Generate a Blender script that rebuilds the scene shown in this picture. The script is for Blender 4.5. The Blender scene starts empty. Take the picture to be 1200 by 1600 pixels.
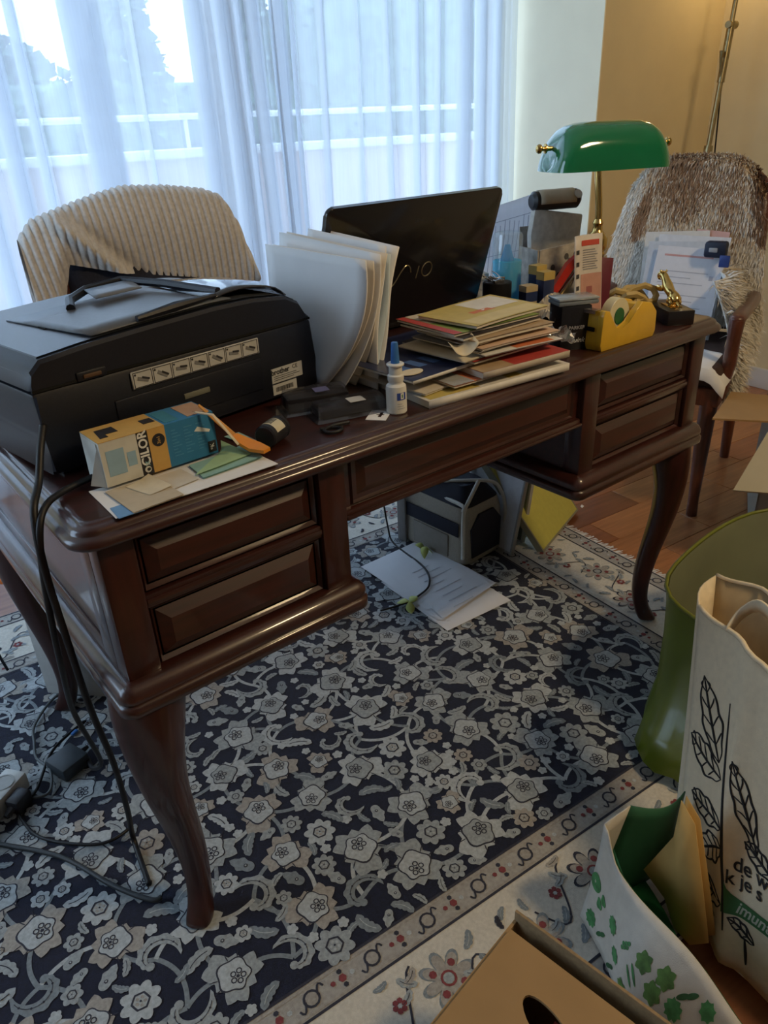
import bpy, bmesh, math, random
from mathutils import Vector, Matrix
R = math.radians
SC = bpy.context.scene
COL = SC.collection
random.seed(7)

# ------------------------------------------------------------------ camera
cam = bpy.data.cameras.new('camera')
camo = bpy.data.objects.new('camera', cam); COL.objects.link(camo)
cam.sensor_fit = 'VERTICAL'; cam.sensor_height = 36.0; cam.sensor_width = 27.0
cam.lens = 1166.0 * 36.0 / 1600.0
cam.clip_start = 0.02; cam.clip_end = 200
cr = Vector((0.77635321, -0.62893006, -0.04150516)); cu = Vector((0.32019886, 0.3368206, 0.88545162)); cf = Vector((0.54290735, 0.70071311, -0.46287444))
camo.matrix_world = Matrix(((cr.x, cu.x, -cf.x, -0.1605), (cr.y, cu.y, -cf.y, -0.7537), (cr.z, cu.z, -cf.z, 1.1387), (0, 0, 0, 1)))
SC.camera = camo

# ------------------------------------------------------------------ world, exposure, lights
SC.view_settings.view_transform = 'Standard'
SC.view_settings.look = 'None'
SC.view_settings.gamma = 1.0
SC.view_settings.use_curve_mapping = False
SC.view_settings.exposure = 0.48
ROOM = R(-5.5)                       # the room is turned a little against the desk
RMAT = Matrix.Rotation(ROOM, 4, 'Z')
def rm(a, b, z=0.0): return RMAT @ Vector((a, b, z))

w = bpy.data.worlds.new('overcast_sky'); SC.world = w; w.use_nodes = True
nt = w.node_tree; nt.nodes.clear()
out = nt.nodes.new('ShaderNodeOutputWorld'); bg = nt.nodes.new('ShaderNodeBackground')
tc = nt.nodes.new('ShaderNodeTexCoord'); sx = nt.nodes.new('ShaderNodeSeparateXYZ'); cr_ = nt.nodes.new('ShaderNodeValToRGB')
nt.links.new(tc.outputs['Generated'], sx.inputs[0]); nt.links.new(sx.outputs['Z'], cr_.inputs[0])
cr_.color_ramp.elements[0].position = 0.0; cr_.color_ramp.elements[0].color = (0.64, 0.80, 1.0, 1)
cr_.color_ramp.elements[1].position = 0.8; cr_.color_ramp.elements[1].color = (0.56, 0.76, 1.0, 1)
nt.links.new(cr_.outputs[0], bg.inputs[0]); bg.inputs[1].default_value = 3.35
nt.links.new(bg.outputs[0], out.inputs[0])

def light(name, kind, loc, energy, color, **kw):
    l = bpy.data.lights.new(name, kind); l.energy = energy; l.color = color
    for k, v in kw.items(): setattr(l, k, v)
    o = bpy.data.objects.new(name, l); COL.objects.link(o); o.location = loc
    return o
# daylight through the glazing is sampled with a portal that fills the window opening
po = light('window_portal', 'AREA', rm(0.75, 2.10, 1.3), 1.0, (1, 1, 1), shape='RECTANGLE', size=3.2, size_y=2.5)
po.rotation_euler = (R(-90), 0, ROOM); po.data.cycles.is_portal = True
p2 = light('added_window_portal', 'AREA', rm(-1.97, 1.15, 1.45), 1.0, (1, 1, 1), shape='RECTANGLE', size=1.9, size_y=1.5)
p2.rotation_euler = (0, R(-90), ROOM); p2.data.cycles.is_portal = True  # portal for the added, unseen window in the left wall
# warm ceiling lamp of the room, behind and right of the photographer
cl = light('ceiling_lamp_light', 'AREA', rm(1.42, -1.30, 2.25), 16.0, (1.0, 0.74, 0.42), shape='ELLIPSE', size=.44, size_y=.22)
cl.rotation_euler = (R(34), 0, R(12))

# ------------------------------------------------------------------ material helpers
MATS = {}
def _n(nt, t, **kw):
    n = nt.nodes.new(t)
    for k, v in kw.items():
        if hasattr(n, k): setattr(n, k, v)
        else: n.inputs[k].default_value = v
    return n
def mat(name, col=(.8, .8, .8), rough=.6, var=.12, scale=40., metal=0., coat=0., bump=0., bscale=None, stretch=(1, 1, 1), spec=.5, trans=0., alpha=1., sheen=0., emit=None, ior=1.45, col2=None):
    if name in MATS: return MATS[name]
    m = bpy.data.materials.new(name); m.use_nodes = True; nt = m.node_tree; L = nt.links.new
    p = nt.nodes['Principled BSDF']
    tc = _n(nt, 'ShaderNodeTexCoord'); mp = _n(nt, 'ShaderNodeMapping'); mp.inputs['Scale'].default_value = stretch
    L(tc.outputs['Object'], mp.inputs[0])
    nz = _n(nt, 'ShaderNodeTexNoise'); nz.inputs['Scale'].default_value = scale; nz.inputs['Detail'].default_value = 5
    L(mp.outputs[0], nz.inputs['Vector'])
    rp = _n(nt, 'ShaderNodeValToRGB')
    c2 = col2 or tuple(max(0, c * (1 - var)) for c in col); c1 = col if col2 else tuple(min(1, c * (1 + var)) for c in col)
    rp.color_ramp.elements[0].position = .3; rp.color_ramp.elements[1].position = .7
    rp.color_ramp.elements[0].color = (*c2, 1); rp.color_ramp.elements[1].color = (*c1, 1)
    L(nz.outputs['Fac'], rp.inputs[0]); L(rp.outputs[0], p.inputs['Base Color'])
    p.inputs['Roughness'].default_value = rough; p.inputs['Metallic'].default_value = metal
    p.inputs['Coat Weight'].default_value = coat; p.inputs['Coat Roughness'].default_value = .08
    p.inputs['Specular IOR Level'].default_value = spec; p.inputs['IOR'].default_value = ior
    p.inputs['Transmission Weight'].default_value = trans; p.inputs['Alpha'].default_value = alpha
    p.inputs['Sheen Weight'].default_value = sheen
    if bump:
        b = _n(nt, 'ShaderNodeBump'); b.inputs['Strength'].default_value = bump; b.inputs['Distance'].default_value = .002
        n2 = _n(nt, 'ShaderNodeTexNoise'); n2.inputs['Scale'].default_value = bscale or scale * 4; n2.inputs['Detail'].default_value = 4
        L(mp.outputs[0], n2.inputs['Vector']); L(n2.outputs['Fac'], b.inputs['Height']); L(b.outputs[0], p.inputs['Normal'])
    if emit: p.inputs['Emission Color'].default_value = (*emit[0], 1); p.inputs['Emission Strength'].default_value = emit[1]
    MATS[name] = m
    return m
def sheer(name, col, tfac, diff=.35):
    m = bpy.data.materials.new(name); m.use_nodes = True; nt = m.node_tree; nt.nodes.clear(); L = nt.links.new
    o = _n(nt, 'ShaderNodeOutputMaterial'); tr = _n(nt, 'ShaderNodeBsdfTransparent'); tl = _n(nt, 'ShaderNodeBsdfTranslucent'); df = _n(nt, 'ShaderNodeBsdfDiffuse')
    tl.inputs[0].default_value = (*col, 1); df.inputs[0].default_value = (*col, 1)
    tc = _n(nt, 'ShaderNodeTexCoord'); mp = _n(nt, 'ShaderNodeMapping'); mp.inputs['Scale'].default_value = (1, 1, .05)
    nz = _n(nt, 'ShaderNodeTexNoise'); nz.inputs['Scale'].default_value = 160; L(tc.outputs['Object'], mp.inputs[0]); L(mp.outputs[0], nz.inputs['Vector'])
    mr = _n(nt, 'ShaderNodeMapRange'); mr.inputs['To Min'].default_value = tfac - .04; mr.inputs['To Max'].default_value = tfac + .04; L(nz.outputs['Fac'], mr.inputs['Value'])
    m1 = _n(nt, 'ShaderNodeMixShader'); m1.inputs[0].default_value = diff; L(tl.outputs[0], m1.inputs[1]); L(df.outputs[0], m1.inputs[2])
    m2 = _n(nt, 'ShaderNodeMixShader'); L(mr.outputs[0], m2.inputs[0]); L(m1.outputs[0], m2.inputs[1]); L(tr.outputs[0], m2.inputs[2]); L(m2.outputs[0], o.inputs[0])
    MATS[name] = m
    return m
def clear(name, col=(1, 1, 1), gloss=.1, rough=.05, haze=0.0, hazecol=(.8, .8, .8)):
    """thin clear sheet: see-through with a little gloss and optional milky haze"""
    m = bpy.data.materials.new(name); m.use_nodes = True; nt = m.node_tree; nt.nodes.clear(); L = nt.links.new
    o = _n(nt, 'ShaderNodeOutputMaterial'); tr = _n(nt, 'ShaderNodeBsdfTransparent'); gl = _n(nt, 'ShaderNodeBsdfGlossy'); df = _n(nt, 'ShaderNodeBsdfDiffuse')
    tr.inputs[0].default_value = (*col, 1); gl.inputs['Roughness'].default_value = rough; df.inputs[0].default_value = (*hazecol, 1)
    m0 = _n(nt, 'ShaderNodeMixShader'); m0.inputs[0].default_value = haze; L(tr.outputs[0], m0.inputs[1]); L(df.outputs[0], m0.inputs[2])
    m1 = _n(nt, 'ShaderNodeMixShader'); m1.inputs[0].default_value = gloss; L(m0.outputs[0], m1.inputs[1]); L(gl.outputs[0], m1.inputs[2]); L(m1.outputs[0], o.inputs[0])
    MATS[name] = m
    return m

# ------------------------------------------------------------------ mesh helpers
class MB:
    """collects geometry; every face remembers a material slot"""
    def __init__(s): s.v = []; s.f = []; s.m = []; s.sm = []
    def add(s, vs, fs, mi=0, smooth=False, M=None):
        o = len(s.v)
        for v in vs:
            v = Vector(v); s.v.append(tuple(M @ v) if M else tuple(v))
        for f in fs: s.f.append([i + o for i in f]); s.m.append(mi); s.sm.append(smooth)
        return s
    def box(s, x0, x1, y0, y1, z0, z1, mi=0, bev=0., M=None, seg=2):
        if bev <= 0:
            vs = [(x0, y0, z0), (x1, y0, z0), (x1, y1, z0), (x0, y1, z0), (x0, y0, z1), (x1, y0, z1), (x1, y1, z1), (x0, y1, z1)]
            return s.add(vs, [(0, 3, 2, 1), (4, 5, 6, 7), (0, 1, 5, 4), (1, 2, 6, 5), (2, 3, 7, 6), (3, 0, 4, 7)], mi, False, M)
        bm = bmesh.new(); bmesh.ops.create_cube(bm, size=1)
        for v in bm.verts: v.co = Vector(((x0 + x1) / 2 + v.co.x * (x1 - x0), (y0 + y1) / 2 + v.co.y * (y1 - y0), (z0 + z1) / 2 + v.co.z * (z1 - z0)))
        bmesh.ops.bevel(bm, geom=bm.edges[:], offset=bev, segments=seg, affect='EDGES', profile=.5)
        s.bm(bm, mi, True, M); return s
    def bm(s, bm, mi=0, smooth=False, M=None):
        bm.verts.ensure_lookup_table(); bm.verts.index_update()
        s.add([v.co.copy() for v in bm.verts], [[v.index for v in f.verts] for f in bm.faces], mi, smooth, M); bm.free()
        return s
    def prism(s, pts, z0, z1, mi=0, M=None, bev=0.):
        if bev:
            bm = bmesh.new(); lo = [bm.verts.new((*p, z0)) for p in pts]; hi = [bm.verts.new((*p, z1)) for p in pts]; n = len(pts)
            bm.faces.new(lo[::-1]); bm.faces.new(hi)
            for i in range(n): bm.faces.new((lo[i], lo[(i + 1) % n], hi[(i + 1) % n], hi[i]))
            bmesh.ops.bevel(bm, geom=bm.edges[:], offset=bev, segments=2, affect='EDGES', profile=.5)
            return s.bm(bm, mi, True, M)
        n = len(pts); vs = [(*p, z0) for p in pts] + [(*p, z1) for p in pts]
        fs = [list(range(n))[::-1], list(range(n, 2 * n))] + [(i, (i + 1) % n, (i + 1) % n + n, i + n) for i in range(n)]
        return s.add(vs, fs, mi, False, M)
    def tube(s, pts, r, n=8, mi=0, M=None, cap=True):
        pts = [Vector(p) for p in pts]; k = len(pts); rs = r if isinstance(r, (list, tuple)) else [r] * k
        vs = []; fs = []; up = None
        for i, p in enumerate(pts):
            d = (pts[min(i + 1, k - 1)] - pts[max(i - 1, 0)]).normalized()
            if up is None:
                a = Vector((0, 0, 1)) if abs(d.z) < .9 else Vector((1, 0, 0)); up = (a - d * a.dot(d)).normalized()
            else: up = (up - d * up.dot(d)).normalized()
            q = d.cross(up)
            for j in range(n):
                t = 2 * math.pi * j / n; vs.append(p + (up * math.cos(t) + q * math.sin(t)) * rs[i])
        for i in range(k - 1):
            for j in range(n): fs.append((i * n + j, i * n + (j + 1) % n, (i + 1) * n + (j + 1) % n, (i + 1) * n + j))
        if cap: fs.append(list(range(n))[::-1]); fs.append(list(range((k - 1) * n, k * n)))
        return s.add(vs, fs, mi, True, M)
    def lathe(s, prof, n=24, mi=0, M=None, smooth=True):
        """prof: list of (r, z)"""
        vs = []; fs = []; k = len(prof)
        for r, z in prof:
            for j in range(n):
                t = 2 * math.pi * j / n; vs.append((r * math.cos(t), r * math.sin(t), z))
        for i in range(k - 1):
            for j in range(n): fs.append((i * n + j, i * n + (j + 1) % n, (i + 1) * n + (j + 1) % n, (i + 1) * n + j))
        if prof[0][0] > 1e-5: fs.append(list(range(n))[::-1])
        if prof[-1][0] > 1e-5: fs.append(list(range((k - 1) * n, k * n)))
        return s.add(vs, fs, mi, smooth, M)
    def grid(s, fn, nu, nv, mi=0, smooth=True, M=None, closed=False):
        vs = [fn(i / nu, j / nv) for i in range(nu + (0 if closed else 1)) for j in range(nv + 1)]; k = nu if closed else nu + 1
        fs = [(i * (nv + 1) + j, ((i + 1) % k) * (nv + 1) + j, ((i + 1) % k) * (nv + 1) + j + 1, i * (nv + 1) + j + 1) for i in range(nu) for j in range(nv)]
        return s.add(vs, fs, mi, smooth, M)
    def loft(s, rings, mi=0, smooth=True, cap=True, M=None):
        n = len(rings[0]); vs = [p for r in rings for p in r]; k = len(rings)
        fs = [(i * n + j, i * n + (j + 1) % n, (i + 1) * n + (j + 1) % n, (i + 1) * n + j) for i in range(k - 1) for j in range(n)]
        if cap: fs.append(list(range(n))[::-1]); fs.append(list(range((k - 1) * n, k * n)))
        return s.add(vs, fs, mi, smooth, M)
    def mesh(s, name, mats):
        me = bpy.data.meshes.new(name); me.from_pydata(s.v, [], s.f)
        for m in (mats if isinstance(mats, (list, tuple)) else [mats]): me.materials.append(m)
        me.polygons.foreach_set('material_index', s.m); me.polygons.foreach_set('use_smooth', s.sm)
        me.update()
        return me
def nice(o, ang=40):
    """smooth shading that keeps hard edges"""
    try:
        bm = bmesh.new(); bm.from_mesh(o.data)
        for e in bm.edges:
            e.smooth = not (len(e.link_faces) == 2 and e.calc_face_angle(0) > R(ang))
        bm.to_mesh(o.data); bm.free()
    except Exception: pass
def build(name, mb, mats, parent=None, loc=(0, 0, 0), rot=(0, 0, 0), solid=0., sub=0, ang=40):
    o = bpy.data.objects.new(name, mb.mesh(name, mats)); COL.objects.link(o); o.location = loc; o.rotation_euler = rot
    nice(o, ang)
    if parent: o.parent = parent
    if sub: q = o.modifiers.new('sub', 'SUBSURF'); q.levels = sub; q.render_levels = sub
    if solid: q = o.modifiers.new('solid', 'SOLIDIFY'); q.thickness = solid; q.offset = 0
    return o
def tag(o, label, cat, group=None):
    o['label'] = label; o['category'] = cat
    if group: o['group'] = group
    return o
def thing(name, label, cat, loc=(0, 0, 0), rz=0., group=None, rot=None):
    o = bpy.data.objects.new(name, None); COL.objects.link(o); o.location = loc; o.rotation_euler = rot or (0, 0, rz); o.empty_display_size = .05
    return tag(o, label, cat, group)
def struct(name, mb, mats, room=True, **kw):
    o = build(name, mb, mats, rot=(0, 0, ROOM if room else 0), **kw); o['kind'] = 'structure'
    return o
def bez(p0, p1, p2, p3, n=16):
    p0, p1, p2, p3 = map(Vector, (p0, p1, p2, p3)); r = []
    for i in range(n + 1):
        t = i / n; u = 1 - t; r.append(p0 * u ** 3 + p1 * 3 * u * u * t + p2 * 3 * u * t * t + p3 * t ** 3)
    return r
def smooth_path(pts, n=6):
    """Catmull-Rom through points"""
    P = [Vector(p) for p in pts]; r = []
    for i in range(len(P) - 1):
        a = P[max(i - 1, 0)]; b = P[i]; c = P[i + 1]; d = P[min(i + 2, len(P) - 1)]
        for j in range(n):
            t = j / n; r.append(.5 * ((2 * b) + (c - a) * t + (2 * a - 5 * b + 4 * c - d) * t * t + (3 * b - a - 3 * c + d) * t ** 3))
    r.append(P[-1]); return r
def text_mesh(name, body, size, m, parent, M, extrude=.0002, align='CENTER', sx=1.0, shear=0.0, bold=0.0):
    c = bpy.data.curves.new(name, 'FONT'); c.body = body; c.size = size; c.extrude = extrude; c.align_x = align; c.align_y = 'CENTER'; c.shear = shear; c.offset = bold
    c.resolution_u = 3
    t = bpy.data.objects.new('tmp_text', c); COL.objects.link(t)
    dg = bpy.context.evaluated_depsgraph_get(); me = bpy.data.meshes.new_from_object(t.evaluated_get(dg)); bpy.data.objects.remove(t); bpy.data.curves.remove(c)
    me.name = name; me.materials.clear(); me.materials.append(m)
    me.transform(M @ Matrix.Diagonal((sx, 1, 1, 1)))
    o = bpy.data.objects.new(name, me); COL.objects.link(o); o.parent = parent
    return o
def on_face(x, y, z, rz=0.):
    """matrix that lays flat XY art on an upright face looking to -Y at (x,y,z)"""
    return Matrix.Translation((x, y, z)) @ Matrix.Rotation(R(90), 4, 'X') @ Matrix.Rotation(rz, 4, 'Z')

# ------------------------------------------------------------------ common materials
wood = mat('mahogany', (.052, .012, .0085), .38, scale=7, stretch=(1, 14, 14), coat=.7, spec=.6, bump=.05, bscale=60, col2=(.026, .008, .006))
woodv = mat('mahogany_upright', (.052, .012, .0085), .38, scale=7, stretch=(14, 14, 1), coat=.45, bump=.05, bscale=60, col2=(.030, .009, .006))
paperm = mat('white_paper', (.80, .80, .80), .8, .03, 30)
brass = mat('brass', (.62, .43, .15), .22, .1, 30, metal=1)
black = mat('black_plastic', (.016, .016, .02), .38, .2, 80)
cablem = mat('cable_rubber', (.006, .006, .008), .5, .2, 60)
# ------------------------------------------------------------------ room shell
wallm = mat('cream_wall', (.74, .61, .36), .85, .03, 8, bump=.12, bscale=350)
ceilm = mat('ceiling_white', (.82, .80, .74), .9, .02, 6)
basem = mat('baseboard_paint', (.70, .67, .60), .5, .03, 8)
A0, A1, B0, BW, BG, H = -1.9, 3.10, -2.9, 1.50, 2.12, 2.62
AC = 2.402
floorm = mat('floor_timber', (.30, .115, .045), .34, scale=5, stretch=(1, 12, 12), coat=.6, col2=(.20, .07, .028))
fl = struct('floor', MB().box(A0 - .1, A1 + .1, B0 - .1, BG + .1, -.08, -.012), floorm)
planks = [mat('plank_%s' % n, c, .4, scale=5, stretch=(1, 14, 14), coat=.3, col2=tuple(x * .68 for x in c)) for n, c in (('red', (.34, .125, .05)), ('amber', (.46, .19, .072)), ('brown', (.24, .085, .036)))]
pm = {}
rr = random.Random(4); row = 0; b = -.323
while b < BW - .01:
    a = A0 + rr.uniform(.2, 1.0)
    a = 1.0 + rr.uniform(-.5, .2)
    while a < A1:
        ln = rr.choice((.55, .75, .95)); a2 = min(a + ln, A1)
        k = rr.choice((0, 0, 1, 1, 2))
        pl = build('plank', MB().box(0, a2 - a - .0015, 0, .1158, -.014, 0, bev=.0008, seg=1), planks[k], parent=fl, loc=(a, b, 0))
        a = a2
    b += .1172
struct('ceiling', MB().box(A0 - .1, A1 + .1, B0 - .1, BG + .1, H, H + .1), ceilm)
struct('wall_right', MB().box(A1, A1 + .12, B0, BW + .12, -.08, H), wallm)
palew = mat('pale_wall', (.62, .61, .58), .85, .03, 8)
struct('wall_left', MB().box(A0 - .12, A0, B0, .40, -.08, H).box(A0 - .12, A0, 1.90, BG + .1, -.08, H).box(A0 - .12, A0, .40, 1.90, -.08, .55).box(A0 - .12, A0, .40, 1.90, 2.42, H), palew)
struct('wall_front', MB().box(A0 - .12, A1 + .12, B0 - .12, B0, -.08, H), mat('far_wall_paint', (.34, .31, .26), .85, .03, 8))
struct('wall_back', MB().box(AC, A1, BW, BW + .62, -.08, H), wallm)
struct('wall_window', MB().box(A0, -.95, BG - .02, BG + .12, -.08, H).box(-.95, AC, BG - .02, BG + .12, 2.42, H), wallm)
struct('wall_reveal', MB().box(AC - .006, AC, BW, BG, -.01, H), mat('reveal_daylit', (.92, .85, .64), .8, .02, 8))  # thin panel over the reveal; window light put into its lighter colour
struct('baseboard_back', MB().box(AC, A1, BW - .015, BW, 0, .09, bev=.004), basem)
struct('baseboard_right', MB().box(A1 - .015, A1, B0, BW, 0, .09, bev=.004), basem)
framem = mat('window_frame_white', (.78, .80, .82), .35, .03, 20)
glassm = clear('window_glass', (.95, .98, 1.0), .04)
for i, (x0, x1) in enumerate(((-.95, 1.16), (1.16, AC))):
    f = MB(); t = .065
    f.box(x0, x0 + t, BG - .02, BG + .05, 0, 2.42, bev=.006).box(x1 - t, x1, BG - .02, BG + .05, 0, 2.42, bev=.006)
    f.box(x0 + t, x1 - t, BG - .02, BG + .05, 0, .09, bev=.006).box(x0 + t, x1 - t, BG - .02, BG + .05, 2.35, 2.42, bev=.006)
    o = struct('window_%d' % (i + 1), f, framem)
    build('pane', MB().box(x0 + t, x1 - t, BG + .012, BG + .018, .09, 2.35), glassm, parent=o)

f = MB(); f.box(A0 - .09, A0 - .03, .40, .46, .55, 2.42).box(A0 - .09, A0 - .03, 1.84, 1.90, .55, 2.42).box(A0 - .09, A0 - .03, .46, 1.84, .55, .61).box(A0 - .09, A0 - .03, .46, 1.84, 2.36, 2.42)
o = struct('window_3', f, framem); build('pane', MB().box(A0 - .063, A0 - .057, .46, 1.84, .61, 2.36), glassm, parent=o)  # unseen window, added to bring in side light from the left
# ------------------------------------------------------------------ sheer curtains
sheerm = sheer('sheer_voile', (.74, .79, .85), .25)
def curtain(a0, a1, folds, label, flare, seed):
    path = []; rr = random.Random(seed); a = a0; b = 0
    folds = sorted(folds)
    for fa, fw in folds:
        n = max(2, int((fa - a) / .03))
        for i in range(n): path.append((a + (fa - a) * i / n, .012 * math.sin(i * 1.7 + fa * 9)))
        for k in range(5): path.append((fa + fw * k / 5, .004 + .010 * k / 5))
        for k in range(5): path.append((fa + fw * (1 - k / 5), .016 + .012 * math.sin(math.pi * k / 5)))
        for k in range(5): path.append((fa + fw * k / 5, .030 - .024 * k / 5))
        a = fa + fw
    n = 8
    for i in range(n + 1): path.append((a + (a1 - a) * i / n, .01 * math.sin(i * 1.3)))
    nz = 14; vs = []; fs = []
    for i, (a, b) in enumerate(path):
        for j in range(nz + 1):
            z = .02 + 2.40 * j / nz; t = 1 - j / nz
            vs.append((a + flare * t * (a - (a0 + a1) / 2) + .012 * t * math.sin(a * 11 + j * .35), 1.93 + b * (.6 + .9 * t) + .012 * t * math.sin(a * 17), z))
    for i in range(len(path) - 1):
        for j in range(nz): fs.append((i * (nz + 1) + j, (i + 1) * (nz + 1) + j, (i + 1) * (nz + 1) + j + 1, i * (nz + 1) + j + 1))
    o = build('sheer_curtain', MB().add(vs, fs, 0, True), sheerm, rot=(0, 0, ROOM))
    return tag(o, label, 'curtain', 'sheer window curtains')
curtain(-.9, 1.26, [(-.75, .06), (-.55, .07), (-.3, .06), (-.1, .08), (.1, .05), (.24, .05), (.335, .05), (.42, .03), (.57, .115), (.78, .012), (.955, .055), (1.045, .05), (1.12, .03), (1.17, .05)], 'white sheer curtain behind the chair with the fleece throw', .02, 1)
curtain(1.27, 2.36, [(1.275, .05), (1.345, .012), (1.45, .02), (1.60, .012), (1.72, .02), (1.86, .03), (1.97, .02), (2.07, .06), (2.16, .05), (2.25, .05)], 'white sheer curtain behind the open laptop, beside the pale wall', .015, 2)
tag(build('curtain_rail', MB().tube([(-1.0, 1.94, 2.46), (2.39, 1.94, 2.46)], .012).box(-1.0, 2.39, 1.92, 1.96, 2.47, 2.62), framem, rot=(0, 0, ROOM)), 'white curtain rail under the ceiling above the sheer curtains', 'curtain rail')

# ------------------------------------------------------------------ outdoors
pav = mat('terrace_paving', (.52, .46, .44), .9, .12, 3)
grass = mat('lawn', (.10, .16, .06), .95, .3, 3)
struct('ground_terrace', MB().box(-9, 16, BG + .06, 4.8, -.25, -.05), pav)
struct('ground_lawn', MB().box(-60, 90, 4.8, 80, -.4, -.2).box(-60, -9, -30, 4.8, -.4, -.2), grass)
pinkm = mat('parapet_render', (.56, .44, .42), .9, .08, 5); capm = mat('parapet_cap', (.80, .82, .84), .6, .05, 8); railm = mat('white_rail', (.88, .90, .92), .4, .03, 10)
r = thing('terrace_parapet', 'pinkish terrace parapet with pale capping and white handrail beyond the window', 'parapet', rm(0, 0), ROOM)
build('wall', MB().box(-8, 14, 4.55, 4.75, -.05, .98), pinkm, r); build('capping', MB().box(-8, 14, 4.5, 4.8, .98, 1.035, bev=.01), capm, r)
build('handrail', MB().tube([(-8, 4.62, 1.225), (14, 4.62, 1.225)], .019), railm, r)
for k in range(12): build('post', MB().tube([(-7.6 + 1.9 * k, 4.62, 1.03), (-7.6 + 1.9 * k, 4.62, 1.225)], .014), railm, r)
hedge = mat('hedge_leaves', (.16, .23, .17), .9, .5, 6); bark = mat('bark', (.08, .06, .05), .9, .3, 10)
def foliage(rad, hgt, n, seed, cone=False):
    rr = random.Random(seed); mb = MB()
    for i in range(n):
        t = rr.random(); z = hgt * t; prof = (1 - t) ** .8 if cone else math.sqrt(max(0.02, 1 - (2 * t - 1) ** 2))
        r_ = rad * prof * rr.uniform(.5, 1); q = rr.uniform(0, 6.28); s = rr.uniform(.12, .3)
        c = Vector((r_ * math.cos(q), r_ * math.sin(q), z)); e = [Vector((rr.gauss(0, 1), rr.gauss(0, 1), rr.gauss(0, .6))).normalized() * s for _ in range(4)]
        mb.add([c + e[0], c + e[1], c - e[0], c - e[1]], [(0, 1, 2, 3)], 0)
    return mb
def tree(a, b, rad, hgt, trunk, label, seed, cone=False, n=900):
    o = thing('garden_tree', label, 'tree', rm(a, b, -.2), group='trees beyond the terrace')
    build('trunk', MB().tube([(0, 0, 0), (0, 0, trunk + hgt * .6)], [.16, .05]), bark, o)
    build('crown', foliage(rad, hgt, n, seed, cone), hedge, o, loc=(0, 0, trunk))
tree(6.2, 19.5, 1.1, 6.5, .3, 'dark slender conifer seen through the left curtain', 1, True, 1500)
tree(9.4, 19.5, 1.3, 5.2, .3, 'shorter dark conifer just right of the tall slender one', 2, True, 1300)
tree(3.0, 19.6, 1.6, 3.0, .4, 'low rounded tree at the far left beyond the terrace', 3, False, 1300)
hb = MB()
rr = random.Random(9)
for i in range(16000):
    c = Vector((rr.uniform(-4, 30), rr.uniform(15.2, 16.8), rr.uniform(-.2, 1) ** 1 * 1.0 + .3 * math.sin(i))); c.z = -.2 + (2.3 + 2.4 * min(1, max(0, (c.x - 7.2) / 3)) + .35 * math.sin(c.x * 1.7)) * rr.random() ** .6; s = rr.uniform(.06, .15)
    e = [Vector((rr.gauss(0, 1), rr.gauss(0, 1), rr.gauss(0, .6))).normalized() * s for _ in range(2)]
    hb.add([c + e[0], c + e[1], c - e[0], c - e[1]], [(0, 1, 2, 3)])
hg = thing('hedge', 'long green hedge beyond the terrace handrail', 'hedge', (0, 0, 0), ROOM); q = build('leaves', hb, hedge, hg); q['kind'] = 'stuff'
build('core', MB().box(-4, 8.6, 15.4, 16.6, -.25, 2.0, bev=.3), hedge, hg); build('core', MB().box(8.6, 30, 15.4, 16.6, -.25, 4.2, bev=.3), hedge, hg)
# ------------------------------------------------------------------ rug (lies square to the room)
navy = mat('rug_navy', (.0065, .0095, .030), .95, .35, 220, bump=.6, bscale=900, sheen=.15)
rgA = mat('rug_grey_blue', (.31, .345, .36), .9, .22, 160, bump=.5, bscale=900, sheen=.2)
rgB = mat('rug_pale_blue', (.42, .46, .48), .9, .18, 160, bump=.5, bscale=900, sheen=.2)
rgC = mat('rug_taupe', (.34, .32, .29), .9, .2, 160, bump=.5, bscale=900, sheen=.2)
rgD = mat('rug_slate', (.20, .235, .26), .9, .2, 160, bump=.5, bscale=900, sheen=.2)
rgK = mat('rug_outline', (.035, .037, .055), .95, .2, 160)
rgI = mat('rug_ivory', (.60, .57, .50), .9, .1, 160, bump=.5, bscale=900, sheen=.2)
rgG = mat('rug_guard_ground', (.36, .345, .32), .9, .14, 160, bump=.5, bscale=900, sheen=.2)
rgR = mat('rug_wine_red', (.20, .045, .05), .9, .2, 160)
RUGM = [navy, rgA, rgB, rgC, rgD, rgK, rgI, rgG, rgR]
NV, GA, GB_, GC, GD, KK, IV, GU, RD = range(9)
F0, F1, E0, E1 = -.70, 1.182, -.125, .92          # field: a from F0 to F1, b from E0 to E1
W1, W2, W3 = .054, .218, .272                      # guard, main border, outer guard (from the field outwards)
RZ = .011
rug = thing('oriental_rug', 'navy oriental rug with grey floral pattern and ivory border under the desk', 'rug', (0, 0, 0), ROOM)
def frame_band(o, i):
    m = MB()
    for (x0, x1, y0, y1) in ((F0 - o, F1 + o, E0 - o, E0 - i), (F0 - o, F1 + o, E1 + i, E1 + o), (F0 - o, F0 - i, E0 - i, E1 + i), (F1 + i, F1 + o, E0 - i, E1 + i)):
        m.box(x0, x1, y0, y1, 0.001, RZ)
    return m
build('field', MB().box(F0, F1, E0, E1, .001, RZ), navy, rug)
build('inner_guard', frame_band(W1, 0), rgG, rug); build('main_border', frame_band(W2, W1), rgI, rug); build('outer_guard', frame_band(W3, W2), rgG, rug)
art = MB(); rr = random.Random(21)
layer = [0]
def zlev(l): return RZ + .0004 * l + .00035 * rr.random()
def fan(c, pts, mi, l):
    z = zlev(l); n = len(pts)
    art.add([(c[0], c[1], z)] + [(p[0], p[1], z) for p in pts], [(0, i + 1, (i + 1) % n + 1) for i in range(n)], mi)
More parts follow.
